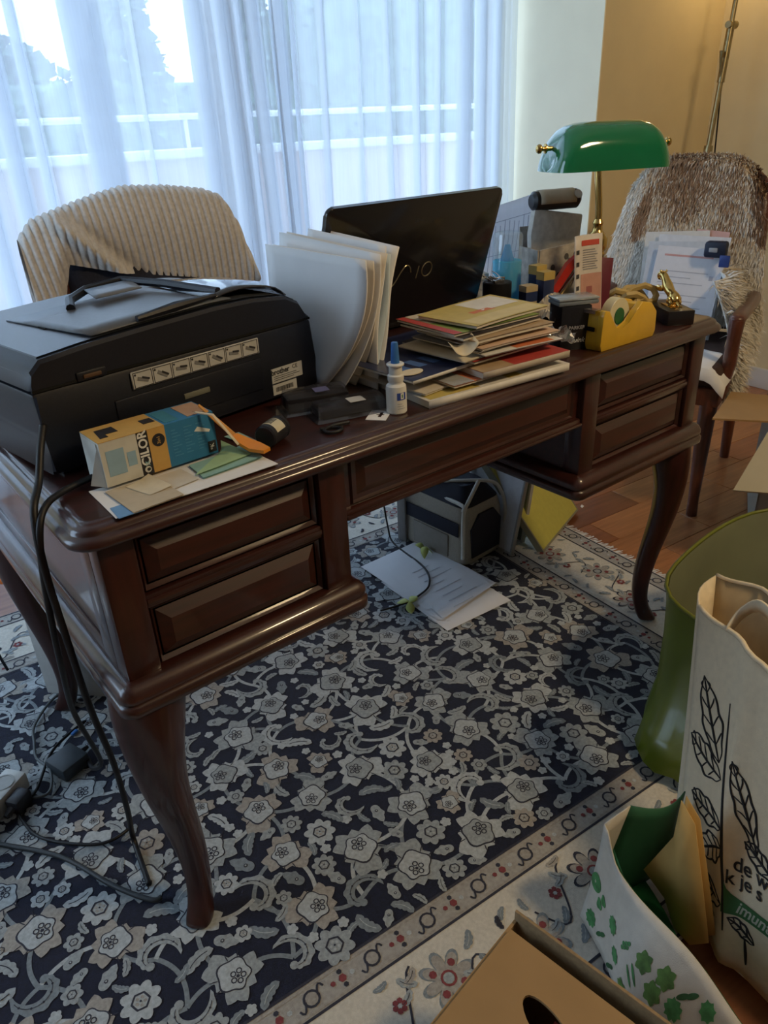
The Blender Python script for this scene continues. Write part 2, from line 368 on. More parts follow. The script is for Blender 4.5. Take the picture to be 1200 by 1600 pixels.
def polar(c, th, fn, n):
    r_ = []
    for i in range(n):
        t = 2 * math.pi * i / n; q = fn(t); r_.append((c[0] + q * math.cos(t + th), c[1] + q * math.sin(t + th)))
    return r_
def dot(c, r_, mi, l, n=8): fan(c, polar(c, 0, lambda t: r_, n), mi, l)
def ring(c, r0, r1, mi, l, n=10, th=0, wob=0, k=6):
    z = zlev(l); vs = []
    for i in range(n):
        t = 2 * math.pi * i / n; f = 1 + wob * math.cos(k * t)
        vs += [(c[0] + r0 * f * math.cos(t + th), c[1] + r0 * f * math.sin(t + th), z), (c[0] + r1 * f * math.cos(t + th), c[1] + r1 * f * math.sin(t + th), z)]
    art.add(vs, [(2 * i, 2 * i + 1, (2 * i + 3) % (2 * n), (2 * i + 2) % (2 * n)) for i in range(n)], mi)
def strip(pts, wid, mi, l, wid2=None):
    z = zlev(l); vs = []; k = len(pts)
    for i, q in enumerate(pts):
        a = pts[max(i - 1, 0)]; b = pts[min(i + 1, k - 1)]; d = (b[0] - a[0], b[1] - a[1]); L_ = math.hypot(*d) or 1
        n = (-d[1] / L_, d[0] / L_); w1 = wid[i]; w2 = (wid2 or wid)[i]
        vs += [(q[0] + n[0] * w1, q[1] + n[1] * w1, z), (q[0] - n[0] * w2, q[1] - n[1] * w2, z)]
    art.add(vs, [(2 * i, 2 * i + 1, 2 * i + 3, 2 * i + 2) for i in range(k - 1)], mi)
def rosette(c, s, th, col, n=8, det=True):
    fan(c, polar(c, th, lambda t: s * (.74 + .26 * abs(math.cos(n * t / 2))), n * 6), col, 3)
    if det:
        ring(c, s * .34, s * .44, KK, 4, 18, th, .08, 6)
        for i in range(5): q = th + i * 1.2566; dot((c[0] + s * .2 * math.cos(q), c[1] + s * .2 * math.sin(q)), s * .085, GB_ if col != GB_ else GC, 5, 6)
        dot(c, s * .06, KK, 6, 5)
def palmette(c, s, th, col):
    def f(t):
        u = math.cos(t); serr = .10 * (1 - abs(((t * 9 / math.pi) % 2) - 1) * 2)
        return s * (.72 + .26 * max(0, u) ** 3 + serr + (.12 * math.cos(3 * t)))
    fan(c, polar(c, th, f, 72), col, 3)
    alt = GB_ if col in (GA, GC, GD) else GA
    f2 = lambda t: s * (.48 + .10 * math.cos(t) + .05 * math.cos(5 * t))
    fan(c, polar(c, th, lambda t: f2(t) * 1.10, 36), KK, 4); fan(c, polar(c, th, f2, 36), alt, 5)
    for q in (-.75, -.4, .4, .75):     # petal veins
        a = th + q * 1.5; strip([(c[0] + s * k * math.cos(a), c[1] + s * k * math.sin(a)) for k in (.58, .7, .84)], [s * .012, s * .02, s * .006], KK, 4)
    d = (c[0] - s * .06 * math.cos(th), c[1] - s * .06 * math.sin(th))
    for i in range(5): q = th + i * 1.2566; ring((d[0] + s * .17 * math.cos(q), d[1] + s * .17 * math.sin(q)), s * .06, s * .1, KK, 6, 8)
    dot(d, s * .06, KK, 6, 6)
def acanthus(c, s, th, col, flip):
    """curled serrated half leaf"""
    n = 30; pts = []; w1 = []; w2 = []
    for i in range(n):
        t = i / (n - 1); q = th + flip * (t * 4.3); r_ = s * (.92 - .62 * t)
        pts.append((c[0] + r_ * math.cos(q), c[1] + r_ * math.sin(q)))
        body = s * .33 * math.sin(math.pi * min(1, t * 1.02)) ** .6
        tooth = .6 + .4 * abs(((t * 7) % 1) * 2 - 1)
        w1.append(body * .55); w2.append(body * tooth)
    if flip > 0: strip(pts, w1, col, 3, w2)
    else: strip(pts, w2, col, 3, w1)
    dot(pts[-2], s * .17, col, 3, 10)
    for i in range(5, n - 5, 4): dot(pts[i], s * .045, KK, 4, 6)
    strip(pts[3:-4], [s * .012] * (n - 7), KK, 4)
def leaf(c, s, th, col, bend=.5):
    n = 13; pts = []; wd = []
    for i in range(n):
        t = i / (n - 1) * 2 - 1; x = t * s; y = bend * s * (t * t - .4) * .6
        pts.append((c[0] + x * math.cos(th) - y * math.sin(th), c[1] + x * math.sin(th) + y * math.cos(th)))
        wd.append(s * .40 * math.sqrt(max(0, 1 - t * t)) * (1 - .25 * (i % 3 == 0)) + s * .015)
    strip(pts, wd, col, 3); strip(pts[2:-2], [s * .03] * (n - 4), KK if col != GD else GB_, 4)
def bud(c, s, th, col):
    def f(t): return s * (.55 + .45 * max(0, math.cos(t)) ** 2 * (1 + .5 * math.cos(6 * t)) + .12 * math.cos(2 * t))
    fan(c, polar(c, th, f, 26), col, 3); dot((c[0], c[1]), s * .16, KK, 4, 6); dot(c, s * .08, GB_, 5, 5)
# dart throwing: big motifs first, then smaller ones into the gaps
placed = []
cell = {}
def free(x, y, r_, gap):
    i, j = int(x // .12), int(y // .12)
    for p in range(i - 1, i + 2):
        for q in range(j - 1, j + 2):
            for (a, b, c) in cell.get((p, q), ()):
                if math.hypot(a - x, b - y) < c + r_ + gap: return False
    return True
def put(x, y, r_): cell.setdefault((int(x // .12), int(y // .12)), []).append((x, y, r_)); placed.append((x, y, r_))
big = []
for lev, (rad, tries, gap) in enumerate(((.044, 2600, .016), (.036, 4000, .002), (.027, 8000, .0005), (.020, 13000, -.0005), (.0145, 20000, -.001), (.010, 24000, -.001))):
    for _ in range(tries):
        x = rr.uniform(F0 + rad * .8, F1 - rad * .8); y = rr.uniform(E0 + rad * .8, E1 - rad * .8); s = rad * rr.uniform(.9, 1.1)
        if x < -.34 and y < .55 and rad < .025: continue
        if not free(x, y, s, gap): continue
        put(x, y, s); th = rr.uniform(0, 6.28); c = (x, y)
        if lev == 0: palmette(c, s * 1.16, th, rr.choice((GA, GC, GA, GB_))); big.append(c)
        elif lev == 1: acanthus(c, s * 1.22, th, rr.choice((GA, GB_, GD, GA)), rr.choice((-1, 1))); big.append(c)
        elif lev == 2: rr.choice((lambda: rosette(c, s * 1.12, th, rr.choice((GA, GC, GB_))), lambda: acanthus(c, s * 1.15, th, rr.choice((GA, GB_)), rr.choice((-1, 1))), lambda: palmette(c, s * 1.1, th, GC)))()
        elif lev == 3: rr.choice((lambda: rosette(c, s * 1.08, th, rr.choice((GA, GB_, GC))), lambda: leaf(c, s * 1.35, th, rr.choice((GA, GB_, GD))), lambda: bud(c, s * 1.15, th, rr.choice((GA, GD)))))()
        elif lev == 4: rr.choice((lambda: rosette(c, s * 1.1, th, rr.choice((GA, GB_)), 6), lambda: leaf(c, s * 1.5, th, rr.choice((GA, GB_, GD))), lambda: bud(c, s * 1.2, th, GA)))()
        else: rr.choice((lambda: rosette(c, s, th, GB_, 5, False), lambda: leaf(c, s * 1.5, th, rr.choice((GA, GD)))))()
# vines between neighbouring large motifs
done = set()
for i, c in enumerate(big):
    near = sorted((math.hypot(c[0] - d[0], c[1] - d[1]), j) for j, d in enumerate(big) if j != i)[:3]
    for dist, j in near:
        if dist > .22 or (min(i, j), max(i, j)) in done: continue
        done.add((min(i, j), max(i, j))); d = big[j]; m = ((c[0] + d[0]) / 2, (c[1] + d[1]) / 2); k = rr.choice((-.32, .32))
        q = (m[0] - (d[1] - c[1]) * k, m[1] + (d[0] - c[0]) * k); pts = []
        for s in range(13):
            t = s / 12; u = 1 - t; pts.append((c[0] * u * u + 2 * q[0] * u * t + d[0] * t * t, c[1] * u * u + 2 * q[1] * u * t + d[1] * t * t))
        strip(pts, [.0036] * 13, GD if rr.random() < .5 else GB_, 1)
def side_iter(off0, off1, step):
    """walk along the centre line of a border; yields point, direction angle"""
    o = (off0 + off1) / 2; x0, x1, y0, y1 = F0 - o, F1 + o, E0 - o, E1 + o
    for (ax, ay, bx, by) in ((x0, y0, x1, y0), (x1, y0, x1, y1), (x1, y1, x0, y1), (x0, y1, x0, y0)):
        L_ = math.hypot(bx - ax, by - ay); n = max(1, round(L_ / step))
        for i in range(n):
            t = (i + .5) / n; yield (ax + (bx - ax) * t, ay + (by - ay) * t), math.atan2(by - ay, bx - ax), i
def line_frame(o, wdt, mi, l=1):
    x0, x1, y0, y1 = F0 - o, F1 + o, E0 - o, E1 + o
    for (a, b) in (((x0, y0), (x1, y0)), ((x1, y0), (x1, y1)), ((x1, y1), (x0, y1)), ((x0, y1), (x0, y0))): strip([a, b], [wdt] * 2, mi, l)
for o in (.002, W1 - .002, W2 + .002, W3 - .004): line_frame(o, .0022, KK)
line_frame(.0085, .0018, GC); line_frame(W1 - .008, .0014, GC)
for lo, hi in ((0, W1), (W2, W3)):
    for c, th, i in side_iter(lo, hi, .052):
        if i % 2 == 0:
            ring(c, .010, .0135, KK, 2, 12, th); dot(c, .0098, GC, 2, 10)
            for s in (-1, 1):
                pts = [(c[0] + s * (.010 + .013 * t) * math.cos(th) - s * .014 * math.sin(2.6 * t) * math.sin(th), c[1] + s * (.010 + .013 * t) * math.sin(th) + s * .014 * math.sin(2.6 * t) * math.cos(th)) for t in (0, .2, .4, .6, .8, 1)]
                strip(pts, [.0015] * 6, KK, 2)
        else:
            dot(c, .0065, RD, 2, 6)
            for s, mi in ((-1, KK), (1, KK), (-2.1, RD), (2.1, GB_)):
                q = th + (1.57 if abs(s) < 2 else 0); k = .011 * s / (1 if abs(s) < 2 else 1.4); dot((c[0] + k * math.cos(q), c[1] + k * math.sin(q)), .0042, mi, 2, 6)
for c, th, i in side_iter(W1, W2, .15):
    nrm = (-math.sin(th), math.cos(th)); tn = (math.cos(th), math.sin(th)); sg = 1 if i % 2 else -1
    c2 = (c[0] + nrm[0] * .018 * sg, c[1] + nrm[1] * .018 * sg)
    def P(u, v): return (c2[0] + tn[0] * u + nrm[0] * v * sg, c2[1] + tn[1] * u + nrm[1] * v * sg)
    # star lotus with dark outline
    ang = th + sg * 1.57
    f = lambda t: .040 * (.5 + .5 * abs(math.cos(4 * t)) ** .8)
    fan(c2, polar(c2, ang, lambda t: f(t) * 1.14, 64), GD if i % 3 else KK, 2); fan(c2, polar(c2, ang, f, 64), GC, 3)
    for k in range(8):
        q = ang + k * .785
        if k % 2: dot((c2[0] + .024 * math.cos(q), c2[1] + .024 * math.sin(q)), .0062, RD, 4, 7)
    ring(c2, .009, .0125, RD if i % 2 else KK, 4, 12); dot(c2, .0085, GA, 4, 8)
    # vine with buds
    pts = [P(.022 + .0085 * k, -.03 + .045 * math.sin(k * .42) - .010) for k in range(12)]
    strip(pts, [.0017] * 12, KK, 2)
    for k, mi in ((2, GA), (5, RD), (8, GA), (10, GC)):
        q = pts[k]; leaf((q[0] + rr.uniform(-.008, .008), q[1] + rr.uniform(-.012, .012)), .015, th + rr.uniform(-1, 1), mi if mi != RD else GD)
    for k in range(6): q = P(.072, -.045); dot((q[0] + .0075 * math.cos(k * 1.047), q[1] + .0075 * math.sin(k * 1.047)), .0045, RD, 3, 6)
    dot(P(.072, -.045), .0035, GB_, 4, 5)
    for k in range(3): leaf(P(rr.uniform(-.07, .07), rr.uniform(-.085, -.045)), .012, rr.uniform(0, 6), rr.choice((GA, GD, KK)))
    leaf(P(.06, .03), .016, th + .8, GD); leaf(P(-.055, .03), .016, th - .8, GA)
q = build('woven_pattern', art, RUGM, rug); q['kind'] = 'stuff'
fr = MB(); rr = random.Random(5)
for side in (0, 1):
    for i in range(430):
        b = E0 - W3 + (E1 - E0 + 2 * W3) * i / 430; a = F1 + W3 if side == 0 else F0 - W3; s = 1 if side == 0 else -1
        ln = rr.uniform(.022, .036); dy = rr.uniform(-.006, .006); z = rr.uniform(.003, .006)
        fr.add([(a, b, .008), (a, b + .0034, .008), (a + s * ln, b + .003 + dy, z - .002), (a + s * ln, b + dy, z - .002)], [(0, 1, 2, 3)])
fr_m = mat('fringe_cotton', (.70, .69, .66), .95, .1, 60)
q = build('fringe', fr, fr_m, rug); q['kind'] = 'stuff'

# ------------------------------------------------------------------ writing desk
DL, DD, DT = 1.333, .772, .76
desk = thing('writing_desk', 'dark mahogany writing desk with panelled pedestals and curved cabriole legs', 'desk', (0, 0, 0))
def rrect(x0, x1, y0, y1, r_, z, n=6):
    pts = []
    for (cx, cy, a0) in ((x1 - r_, y1 - r_, 0), (x0 + r_, y1 - r_, 90), (x0 + r_, y0 + r_, 180), (x1 - r_, y0 + r_, 270)):
        for k in range(n + 1): t = R(a0 + 90 * k / n); pts.append((cx + r_ * math.cos(t), cy + r_ * math.sin(t), z))
    return pts
def moulded(x0, x1, y0, y1, r_, prof, mi=0):
    """stack of rounded rectangles: prof = (inset, z)"""
    return MB().loft([rrect(x0 + i, x1 - i, y0 + i, y1 - i, max(.003, r_ - i), z) for i, z in prof], mi)
build('tabletop', moulded(0, DL, 0, DD, .036, [(.020, .733), (.004, .7335), (.0008, .736), (0, .740), (.0012, .7445), (.0045, .7475), (.0085, .7485), (.0095, .7495), (.0102, .7525), (.0125, .7555), (.0170, .7573), (.0200, .7576), (.0208, .7588), (.0225, .7600), (.03, .76)]), wood, desk, ang=60)
# raised/fielded panel on a face towards -Y
def raised(x0, x1, z0, z1, y, mats, nm='panel', par=None, flipx=None):
    mb = MB(); g = .012; b = .014
    rects = [(0, .004), (.004, -.002), (.009, .005), (.026, -.005)]
    ring_ = []
    for ins, dy in rects: ring_.append([(x0 + ins, y + dy, z0 + ins), (x1 - ins, y + dy, z0 + ins), (x1 - ins, y + dy, z1 - ins), (x0 + ins, y + dy, z1 - ins)])
    mb.loft(ring_, 0, False, True)
    return build(nm, mb, mats, par or desk)
def pedestal(x0, x1, outer):
    """outer = -1 left pedestal, +1 right pedestal"""
    y0, y1 = .034, DD - .034; z0, z1 = .528, .734
    build('pedestal_body', MB().box(x0 + .004, x1 - .004, y0 + .006, y1 - .006, z0 - .02, z1), wood, desk)
    pw = .044
    for px in (x0, x1 - pw):
        build('post', MB().box(px, px + pw, y0 - .008, y0 + .03, z0, z1, bev=.003), woodv, desk)
        build('post', MB().box(px, px + pw, y1 - .03, y1 + .008, z0, z1, bev=.003), woodv, desk)
    build('rail', MB().box(x0 + pw, x1 - pw, y0 - .003, y0 + .02, .7215, z1, bev=.002), wood, desk)
    mr = MB().box(x0 + pw, x1 - pw, y0 - .004, y0 + .02, .621, .640, bev=.002).box(x0 + pw, x1 - pw, y0 - .0065, y0 + .02, .626, .635, bev=.002)
    build('rail', mr, wood, desk)
    raised(x0 + pw, x1 - pw, .640, .7215, y0 + .002, wood); raised(x0 + pw, x1 - pw, .531, .621, y0 + .002, wood)
    # window side: two drawer fronts with knobs
    for (q0, q1) in ((.533, .628), (.634, .730)):
        d = build('drawer', MB().box(x0 + pw + .003, x1 - pw - .003, y1 - .02, y1 + .006, q0, q1, bev=.004), wood, desk)
        build('knob', MB().lathe([(.006, 0), (.004, .012), (.011, .018), (.010, .026), (0, .029)], 12, M=Matrix.Translation(((x0 + x1) / 2, y1 + .006, (q0 + q1) / 2)) @ Matrix.Rotation(R(-90), 4, 'X')), brass, d)
    # end panel with frame on the outer side
    ox = x0 if outer < 0 else x1; s = outer
    f = MB()
    for (b0, b1, c0, c1) in ((y0 + .03, y0 + .075, z0, z1), (y1 - .075, y1 - .03, z0, z1), (y0 + .075, y1 - .075, .706, z1), (y0 + .075, y1 - .075, z0, .556)):
        f.box(min(ox, ox - s * .012), max(ox, ox - s * .012), b0, b1, c0, c1, bev=.002)
    build('end_frame', f, wood, desk)
    build('end_panel', MB().box(min(ox - s * .006, ox - s * .02), max(ox - s * .006, ox - s * .02), y0 + .08, y1 - .08, .558, .704), wood, desk)
    # moulded plinth
    build('plinth', moulded(x0 - .022, x1 + .022, y0 - .03, y1 + .03, .022, [(.012, .488), (.004, .488), (.001, .491), (.001, .503), (.004, .506), (.006, .507), (.003, .511), (.0035, .519), (.008, .5265), (.014, .531), (.020, .533), (.024, .533)]), wood, desk, ang=50)
pedestal(.030, .378, -1); pedestal(.910, DL - .030, 1)
# knee-hole apron
build('apron', MB().box(.378, .910, .040, .058, .636, .734), wood, desk); raised(.392, .896, .647, .728, .038, wood)
build('apron_moulding', MB().box(.378, .910, .030, .062, .628, .646, bev=.004).box(.378, .910, .026, .060, .632, .638, bev=.002), wood, desk)
build('apron', MB().box(.378, .910, DD - .06, DD - .036, .640, .734), wood, desk)
# cabriole legs
def cab_leg(cx, cy, dx, dy):
    prof = [(.512, .0, .046, .046), (.485, .002, .047, .047), (.455, .006, .044, .046), (.42, .010, .038, .042), (.37, .013, .031, .035), (.31, .010, .0265, .029), (.25, .002, .0235, .0255), (.19, -.006, .0215, .0225), (.13, -.011, .0195, .020), (.08, -.010, .018, .018), (.045, -.004, .0185, .0185), (.022, .004, .0215, .0215), (.012, .008, .0225, .0225)]
    d = Vector((dx, dy, 0)).normalized(); n = Vector((-d.y, d.x, 0)); rings = []
    for z, off, rx, ry in prof:
        ring_ = []
        for k in range(16):
            t = 2 * math.pi * k / 16; c_, s_ = math.cos(t), math.sin(t); sq = 1 / max(abs(c_), abs(s_)) ** .55
            ring_.append(Vector((cx, cy, z)) + d * (off * 1.5 + c_ * rx * sq) + n * (s_ * ry * sq))
        rings.append(ring_)
    build('leg', MB().loft(rings[::-1]), woodv, desk, sub=1, ang=180)
for cx, dx in ((.060, -1), (DL - .060, 1)):
    for cy, dy in ((.062, -1), (DD - .062, 1)): cab_leg(cx, cy, dx, dy)
# ------------------------------------------------------------------ things on the desk
T = DT
def cm(name, c, rough=.6, var=.06, scale=60, **kw): return mat(name, c, rough, var, scale, **kw)
# printer -------------------------------------------------------------
pbk = cm('printer_black', (.008, .010, .018), .42, .2, 300, bump=.15, bscale=1500)
pgr = cm('printer_graphite', (.055, .06, .07), .30, .1, 300, bump=.08, bscale=1500)
pgl = cm('printer_gloss', (.02, .02, .025), .06, .1, 50, coat=.8)
lab = cm('label_silver', (.50, .50, .48), .5, .04, 60); ink = cm('print_ink', (.03, .03, .035), .7, .1, 60)
pr = thing('printer', 'black inkjet printer with its back to the room, left end of the desk', 'printer', (.037, .167, T), R(8.7))
def pprof(x):
    """upper edge of the back seen along the width"""
    k = [(0, .118), (.006, .138), (.02, .150), (.08, .1555), (.17, .160), (.27, .1635), (.34, .1625), (.40, .156), (.425, .144), (.438, .124), (.445, .112)]
    for (a, b), (c, d) in zip(k, k[1:]):
        if a <= x <= c: return b + (d - b) * (x - a) / (c - a)
    return k[-1][1]
PD = .315
build('body', MB().prism([(0.0, 0.006), (.452, .006), (.450, .05), (.446, .112), (.0, .112), (.008, .05)][:], 0, PD, M=Matrix.Rotation(R(90), 4, 'X') @ Matrix.Diagonal((1, 1, -1, 1)), bev=.005), pbk, pr)
xs = [0, .003, .006, .012, .02, .05, .08, .12, .17, .22, .27, .31, .34, .37, .40, .415, .425, .432, .438, .445]
def lidring(y, dz, ins): return [(min(max(x, ins), .445 - ins), y, max(.1165, pprof(x) - dz)) for x in xs] + [(.445 - ins, y, .1155), (ins, y, .1155)]
build('scanner_lid', MB().loft([lidring(y, dz, i) for y, dz, i in ((0, .006, .003), (.004, .0015, 0), (.03, 0, 0), (.20, 0, 0), (.29, .006, 0), (.308, .016, .002), (PD, .03, .006))]), [pbk], pr, ang=35)
top = MB()
def ltop(x, y, h=0.): return (x, y, pprof(x) + h)
top.grid(lambda u, v: ltop(.004 + u * .437, .010 + v * .275, .0004 + .0006 * math.sin(math.pi * u)), 24, 3)
build('top_cover', top, pgr, pr)
build('document_tray', MB().grid(lambda u, v: ltop(.075 + u * .215 + (1 - v) * .02, .012 + v * .20, .0035 - .002 * v), 12, 4), cm('printer_tray', (.10, .11, .125), .35, .08, 200), pr, solid=.002)
build('feeder_cover', MB().grid(lambda u, v: ltop(.285 + u * .135 + .02 * v, .022 + v * .20, .004 + .012 * math.sin(math.pi * u) ** .6 * math.sin(math.pi * min(1, v + .15)) ** .5), 14, 10), pgl, pr, solid=.002)
g = MB().tube([ltop(x, y, h) for x, y, h in ((.150, .170, .005), (.165, .200, .010), (.205, .225, .014), (.265, .226, .016), (.292, .15, .014), (.310, .040, .010))], .0065, 8)
build('paper_support', g, pbk, pr)
build('paper_guide', MB().tube([ltop(x, y, h) for x, y, h in ((.160, .012, .008), (.22, .014, .010), (.292, .022, .010))], [.004, .0065, .003], 8), pbk, pr)
build('paper_support_flap', MB().grid(lambda u, v: ltop(.185 + u * .075 + .012 * v, .160 + v * .055, .012 + .004 * v), 5, 3), cm('printer_flap', (.15, .165, .19), .35, .05, 100), pr, solid=.0015)
build('recess', MB().box(.082, .103, .112, .132, pprof(.09) + .0006, pprof(.09) + .0016), cm('recess_dark', (.003, .003, .003), .9), pr)
build('seam', MB().box(.002, .444, -.0008, .003, .1122, .1155), cm('recess_dark', (.003, .003, .003)), pr)
build('hinge', MB().box(.058, .098, -.003, .004, .112, .124, bev=.002).box(.066, .09, -.005, .004, .115, .120, bev=.001, mi=1), [pbk, cm('hinge_brown', (.10, .055, .03), .6)], pr)
build('jam_cover', MB().box(.10, .34, -.0025, .004, .028, .076, bev=.002), pbk, pr)
build('jam_cover_latch', MB().box(.2, .243, -.0045, .002, .050, .058, bev=.0015), cm('latch_olive', (.17, .17, .13), .5), pr)
lb = build('picture_label', MB().box(.128, .338, -.0036, -.001, .0835, .1065, bev=.001, seg=1), lab, pr); lb.rotation_euler = (0, 0, 0)
fr_ = MB()
for k in range(7):
    x0 = .1305 + k * .0295
    for (a, b, c, d) in ((x0, x0 + .0275, .1045, .1052), (x0, x0 + .0275, .0848, .0855), (x0, x0 + .0006, .0848, .1052), (x0 + .0269, x0 + .0275, .0848, .1052)): fr_.box(a, b, -.0042, -.0036, c, d)
    a = .35 + .25 * math.sin(k * 2.1); M = Matrix.Translation((x0 + .0135, -.0038, .0945)) @ Matrix.Rotation(a, 4, 'Y')
    fr_.box(-.008, .008, -.0004, 0, -.0024, .0022, M=M, mi=1).box(-.002, .009, -.0007, 0, .001, .0036, M=M)
    fr_.lathe([(.0014, 0), (.0014, .0006)], 8, M=on_face(x0 + .003, -.0036, .1020))
build('label_pictograms', fr_, [ink, cm('pictogram_grey', (.20, .20, .20))], lb)
l2 = build('rating_label', MB().box(.357, .419, -.0012, .001, .030, .0525), lab, pr)
text_mesh('label_text', 'brother', .0115, ink, l2, on_face(.3745, -.0014, .0465), bold=.0003)
text_mesh('label_text', 'CE', .009, ink, l2, on_face(.404, -.0014, .0475))
ln = MB()
for k, wd in enumerate((.040, .052, .046)): ln.box(.3605, .3605 + wd, -.0016, -.0012, .0335 + k * .003, .0343 + k * .003)
build('label_lines', ln, ink, l2)
l3 = build('serial_label', MB().box(.357, .405, -.0012, .001, .0115, .0275), lab, pr)
ln = MB(); rr = random.Random(3); x = .363
while x < .398: wd = rr.uniform(.0005, .0016); ln.box(x, x + wd, -.0016, -.0012, .016, .023); x += wd + rr.uniform(.0006, .0013)
build('barcode', ln, ink, l3)
for x in (.03, .42): build('foot', MB().box(x - .012, x + .012, .01, .035, 0, .007, bev=.002), black, pr); build('foot', MB().box(x - .012, x + .012, PD - .04, PD - .015, 0, .007, bev=.002), black, pr)
# power cable of the printer, over the desk edge to the floor
def cable(name, pts, r_, label, m=cablem, cat='cable', n=8):
    return tag(build(name, MB().tube(smooth_path(pts, 7), r_, n), m, ang=180), label, cat)
cable('power_cable', [(.040, .160, .835), (.026, .140, .815), (.010, .118, .785), (-.010, .088, .762), (-.018, .074, .70), (-.015, .085, .60), (-.005, .12, .45), (.012, .16, .30), (.02, .20, .16), (.028, .26, .04), (.022, .22, .018), (.014, .165, .017)], .0048, 'black power cable dropping from the printer\'s left rear corner to the floor')
cable('data_cable', [(.105, .138, .766), (.07, .128, .767), (.03, .112, .767), (.002, .088, .764), (-.014, .075, .735), (-.022, .090, .65), (-.02, .15, .50), (-.004, .26, .34), (.03, .36, .14), (.028, .45, .05), (.036, .52, .019)], .0042, 'thinner black cable from under the printer curving over the desk corner')

# blue and yellow medicine box ------------------------------------------
bx = thing('medicine_box', 'blue, yellow and white medicine carton lying on papers in front of the printer', 'box', (.076, .086, T + .0062), R(2))
cw = cm('carton_white', (.62, .62, .56), .6); cb = cm('carton_blue', (.035, .20, .40), .5); cy = cm('carton_yellow', (.60, .36, .10), .55); ck = cm('carton_black', (.02, .02, .025), .5); cpb = cm('carton_pale_blue', (.30, .46, .58), .6)
for nm, x0, x1, m in (('end_panel', .0, .046, cw), ('name_band', .046, .0605, ck), ('yellow_band', .0605, .083, cy), ('blue_panel', .083, .150, cb)):
    build(nm, MB().box(x0, x1, 0, .056, 0, .056), m, bx)
build('top_panel', MB().box(.0, .083, .0, .056, .0555, .0566), cy, bx)
build('top_print', MB().prism([(.008, .012), (.018, .012), (.018, .022), (.034, .022), (.034, .042), (.012, .042)], .0566, .0571), ck, bx)
build('top_badge', MB().box(.066, .081, .02, .036, .0566, .0571), ck, bx); build('top_stripe', MB().box(.087, .106, .006, .05, .056, .0565), cm('carton_teal', (.05, .22, .30)), bx); build('top_picture', MB().box(.118, .148, .006, .052, .056, .0566), cm('carton_peach', (.48, .30, .20)), bx)
build('open_flap', MB().box(-.0012, 0, .006, .05, -.002, .054).add([(-.0006, .002, .0), (-.0006, .002, .054), (-.014, .016, .002)], [(0, 1, 2)]), cw, bx)
build('front_print', MB().box(.006, .028, -.0004, 0, .012, .044).box(.031, .042, -.0004, 0, .018, .036), cpb, bx)
tx = on_face(.0533, -.0003, .0300, R(90))
text_mesh('name_text', 'CILOR', .0155, cm('print_white', (.78, .78, .74)), bx, on_face(.0533, -.0003, .0345, R(90)), bold=.0004)
build('name_mark', MB().lathe([(.0042, 0), (.0042, .0004)], 14, M=on_face(.0533, -.0001, .0070)), cw, bx)
text_mesh('name_text', 'e', .0085, ck, bx, on_face(.0533, -.0007, .0070, R(90)), bold=.0003)
text_mesh('name_text', 'x', .0100, cm('print_teal', (.30, .55, .60)), bx, on_face(.0533, -.0003, .0148, R(90)), bold=.0004)
build('badge', MB().lathe([(.0082, 0), (.0082, .0005)], 16, M=on_face(.073, -.0001, .040)), ck, bx)
text_mesh('badge_text', '3in1', .006, cy, bx, on_face(.073, -.0008, .040, R(90)))
ln = MB()
for c in range(3):
    for k in range(9): ln.box(.090 + c * .017, .090 + c * .017 + .012 * (1 - .25 * ((k * 7 + c) % 3)), -.0004, 0, .012 + k * .0042, .0132 + k * .0042)
build('blue_print', ln, cm('carton_mid_blue', (.07, .27, .47)), bx)
build('white_mark', MB().prism([(.121, .037), (.126, .042), (.143, .034), (.141, .031)], 0, .0005, M=Matrix.Rotation(R(90), 4, 'X')), cm('print_white', (.78, .78, .74)), bx)
build('star_badge', MB().box(.137, .148, -.0005, 0, .003, .018), ck, bx)
text_mesh('star_text', '*K', .008, cm('print_white', (.78, .78, .74)), bx, on_face(.1425, -.0007, .0105, R(90)))

# loose papers by the printer -------------------------------------------
def sheet(name, corners, label, m, z=0., curl=0., h=.0006, n=6, cat='paper', group=None, parent=None):
    """quad sheet (four corners, near-left, near-right, far-right, far-left) with optional lifted corner"""
    c = [Vector((*p[:2], 0)) for p in corners]
    def f(u, v):
        q = c[0] * (1 - u) * (1 - v) + c[1] * u * (1 - v) + c[2] * u * v + c[3] * (1 - u) * v
        q.z = z + curl * (u * u * v + .25 * u * (1 - v) * u); return q
    mb = MB(); mb.grid(f, n, n); k = len(mb.v)
    mb.grid(lambda u, v: f(u, v) + Vector((0, 0, h)), n, n)
    o = build(name, mb, m, parent)
    if not parent: tag(o, label, cat, group)
    return o
blu = cm('card_blue', (.16, .34, .60), .6); bei = cm('envelope_beige', (.52, .44, .32), .8); crm = cm('note_cream', (.68, .60, .44), .8); grn = cm('note_green', (.40, .60, .34), .7); tea = cm('note_teal', (.30, .52, .48), .7); org = cm('orange_plastic', (.75, .27, .02), .35, coat=.2); whp = paperm
sheet('paper_sheet', ((.056, .012), (.268, .013), (.262, .10), (.058, .104)), 'white sheet lying lowest under the medicine carton, along the desk edge', whp, T + .0006, .0)
sheet('blue_card', ((.058, .008), (.088, .007), (.080, .040), (.060, .040)), 'small blue card peeking out at the left end of the white sheet', blu, T + .0014)
sheet('beige_envelope', ((.075, .007), (.138, .011), (.132, .084), (.071, .084)), 'beige envelope with serrated edge in front of the medicine carton', bei, T + .0022, h=.0012)
sheet('cream_note', ((.107, .036), (.137, .040), (.126, .082), (.094, .078)), 'little cream note curling on top of the beige envelope', crm, T + .0036, .006)
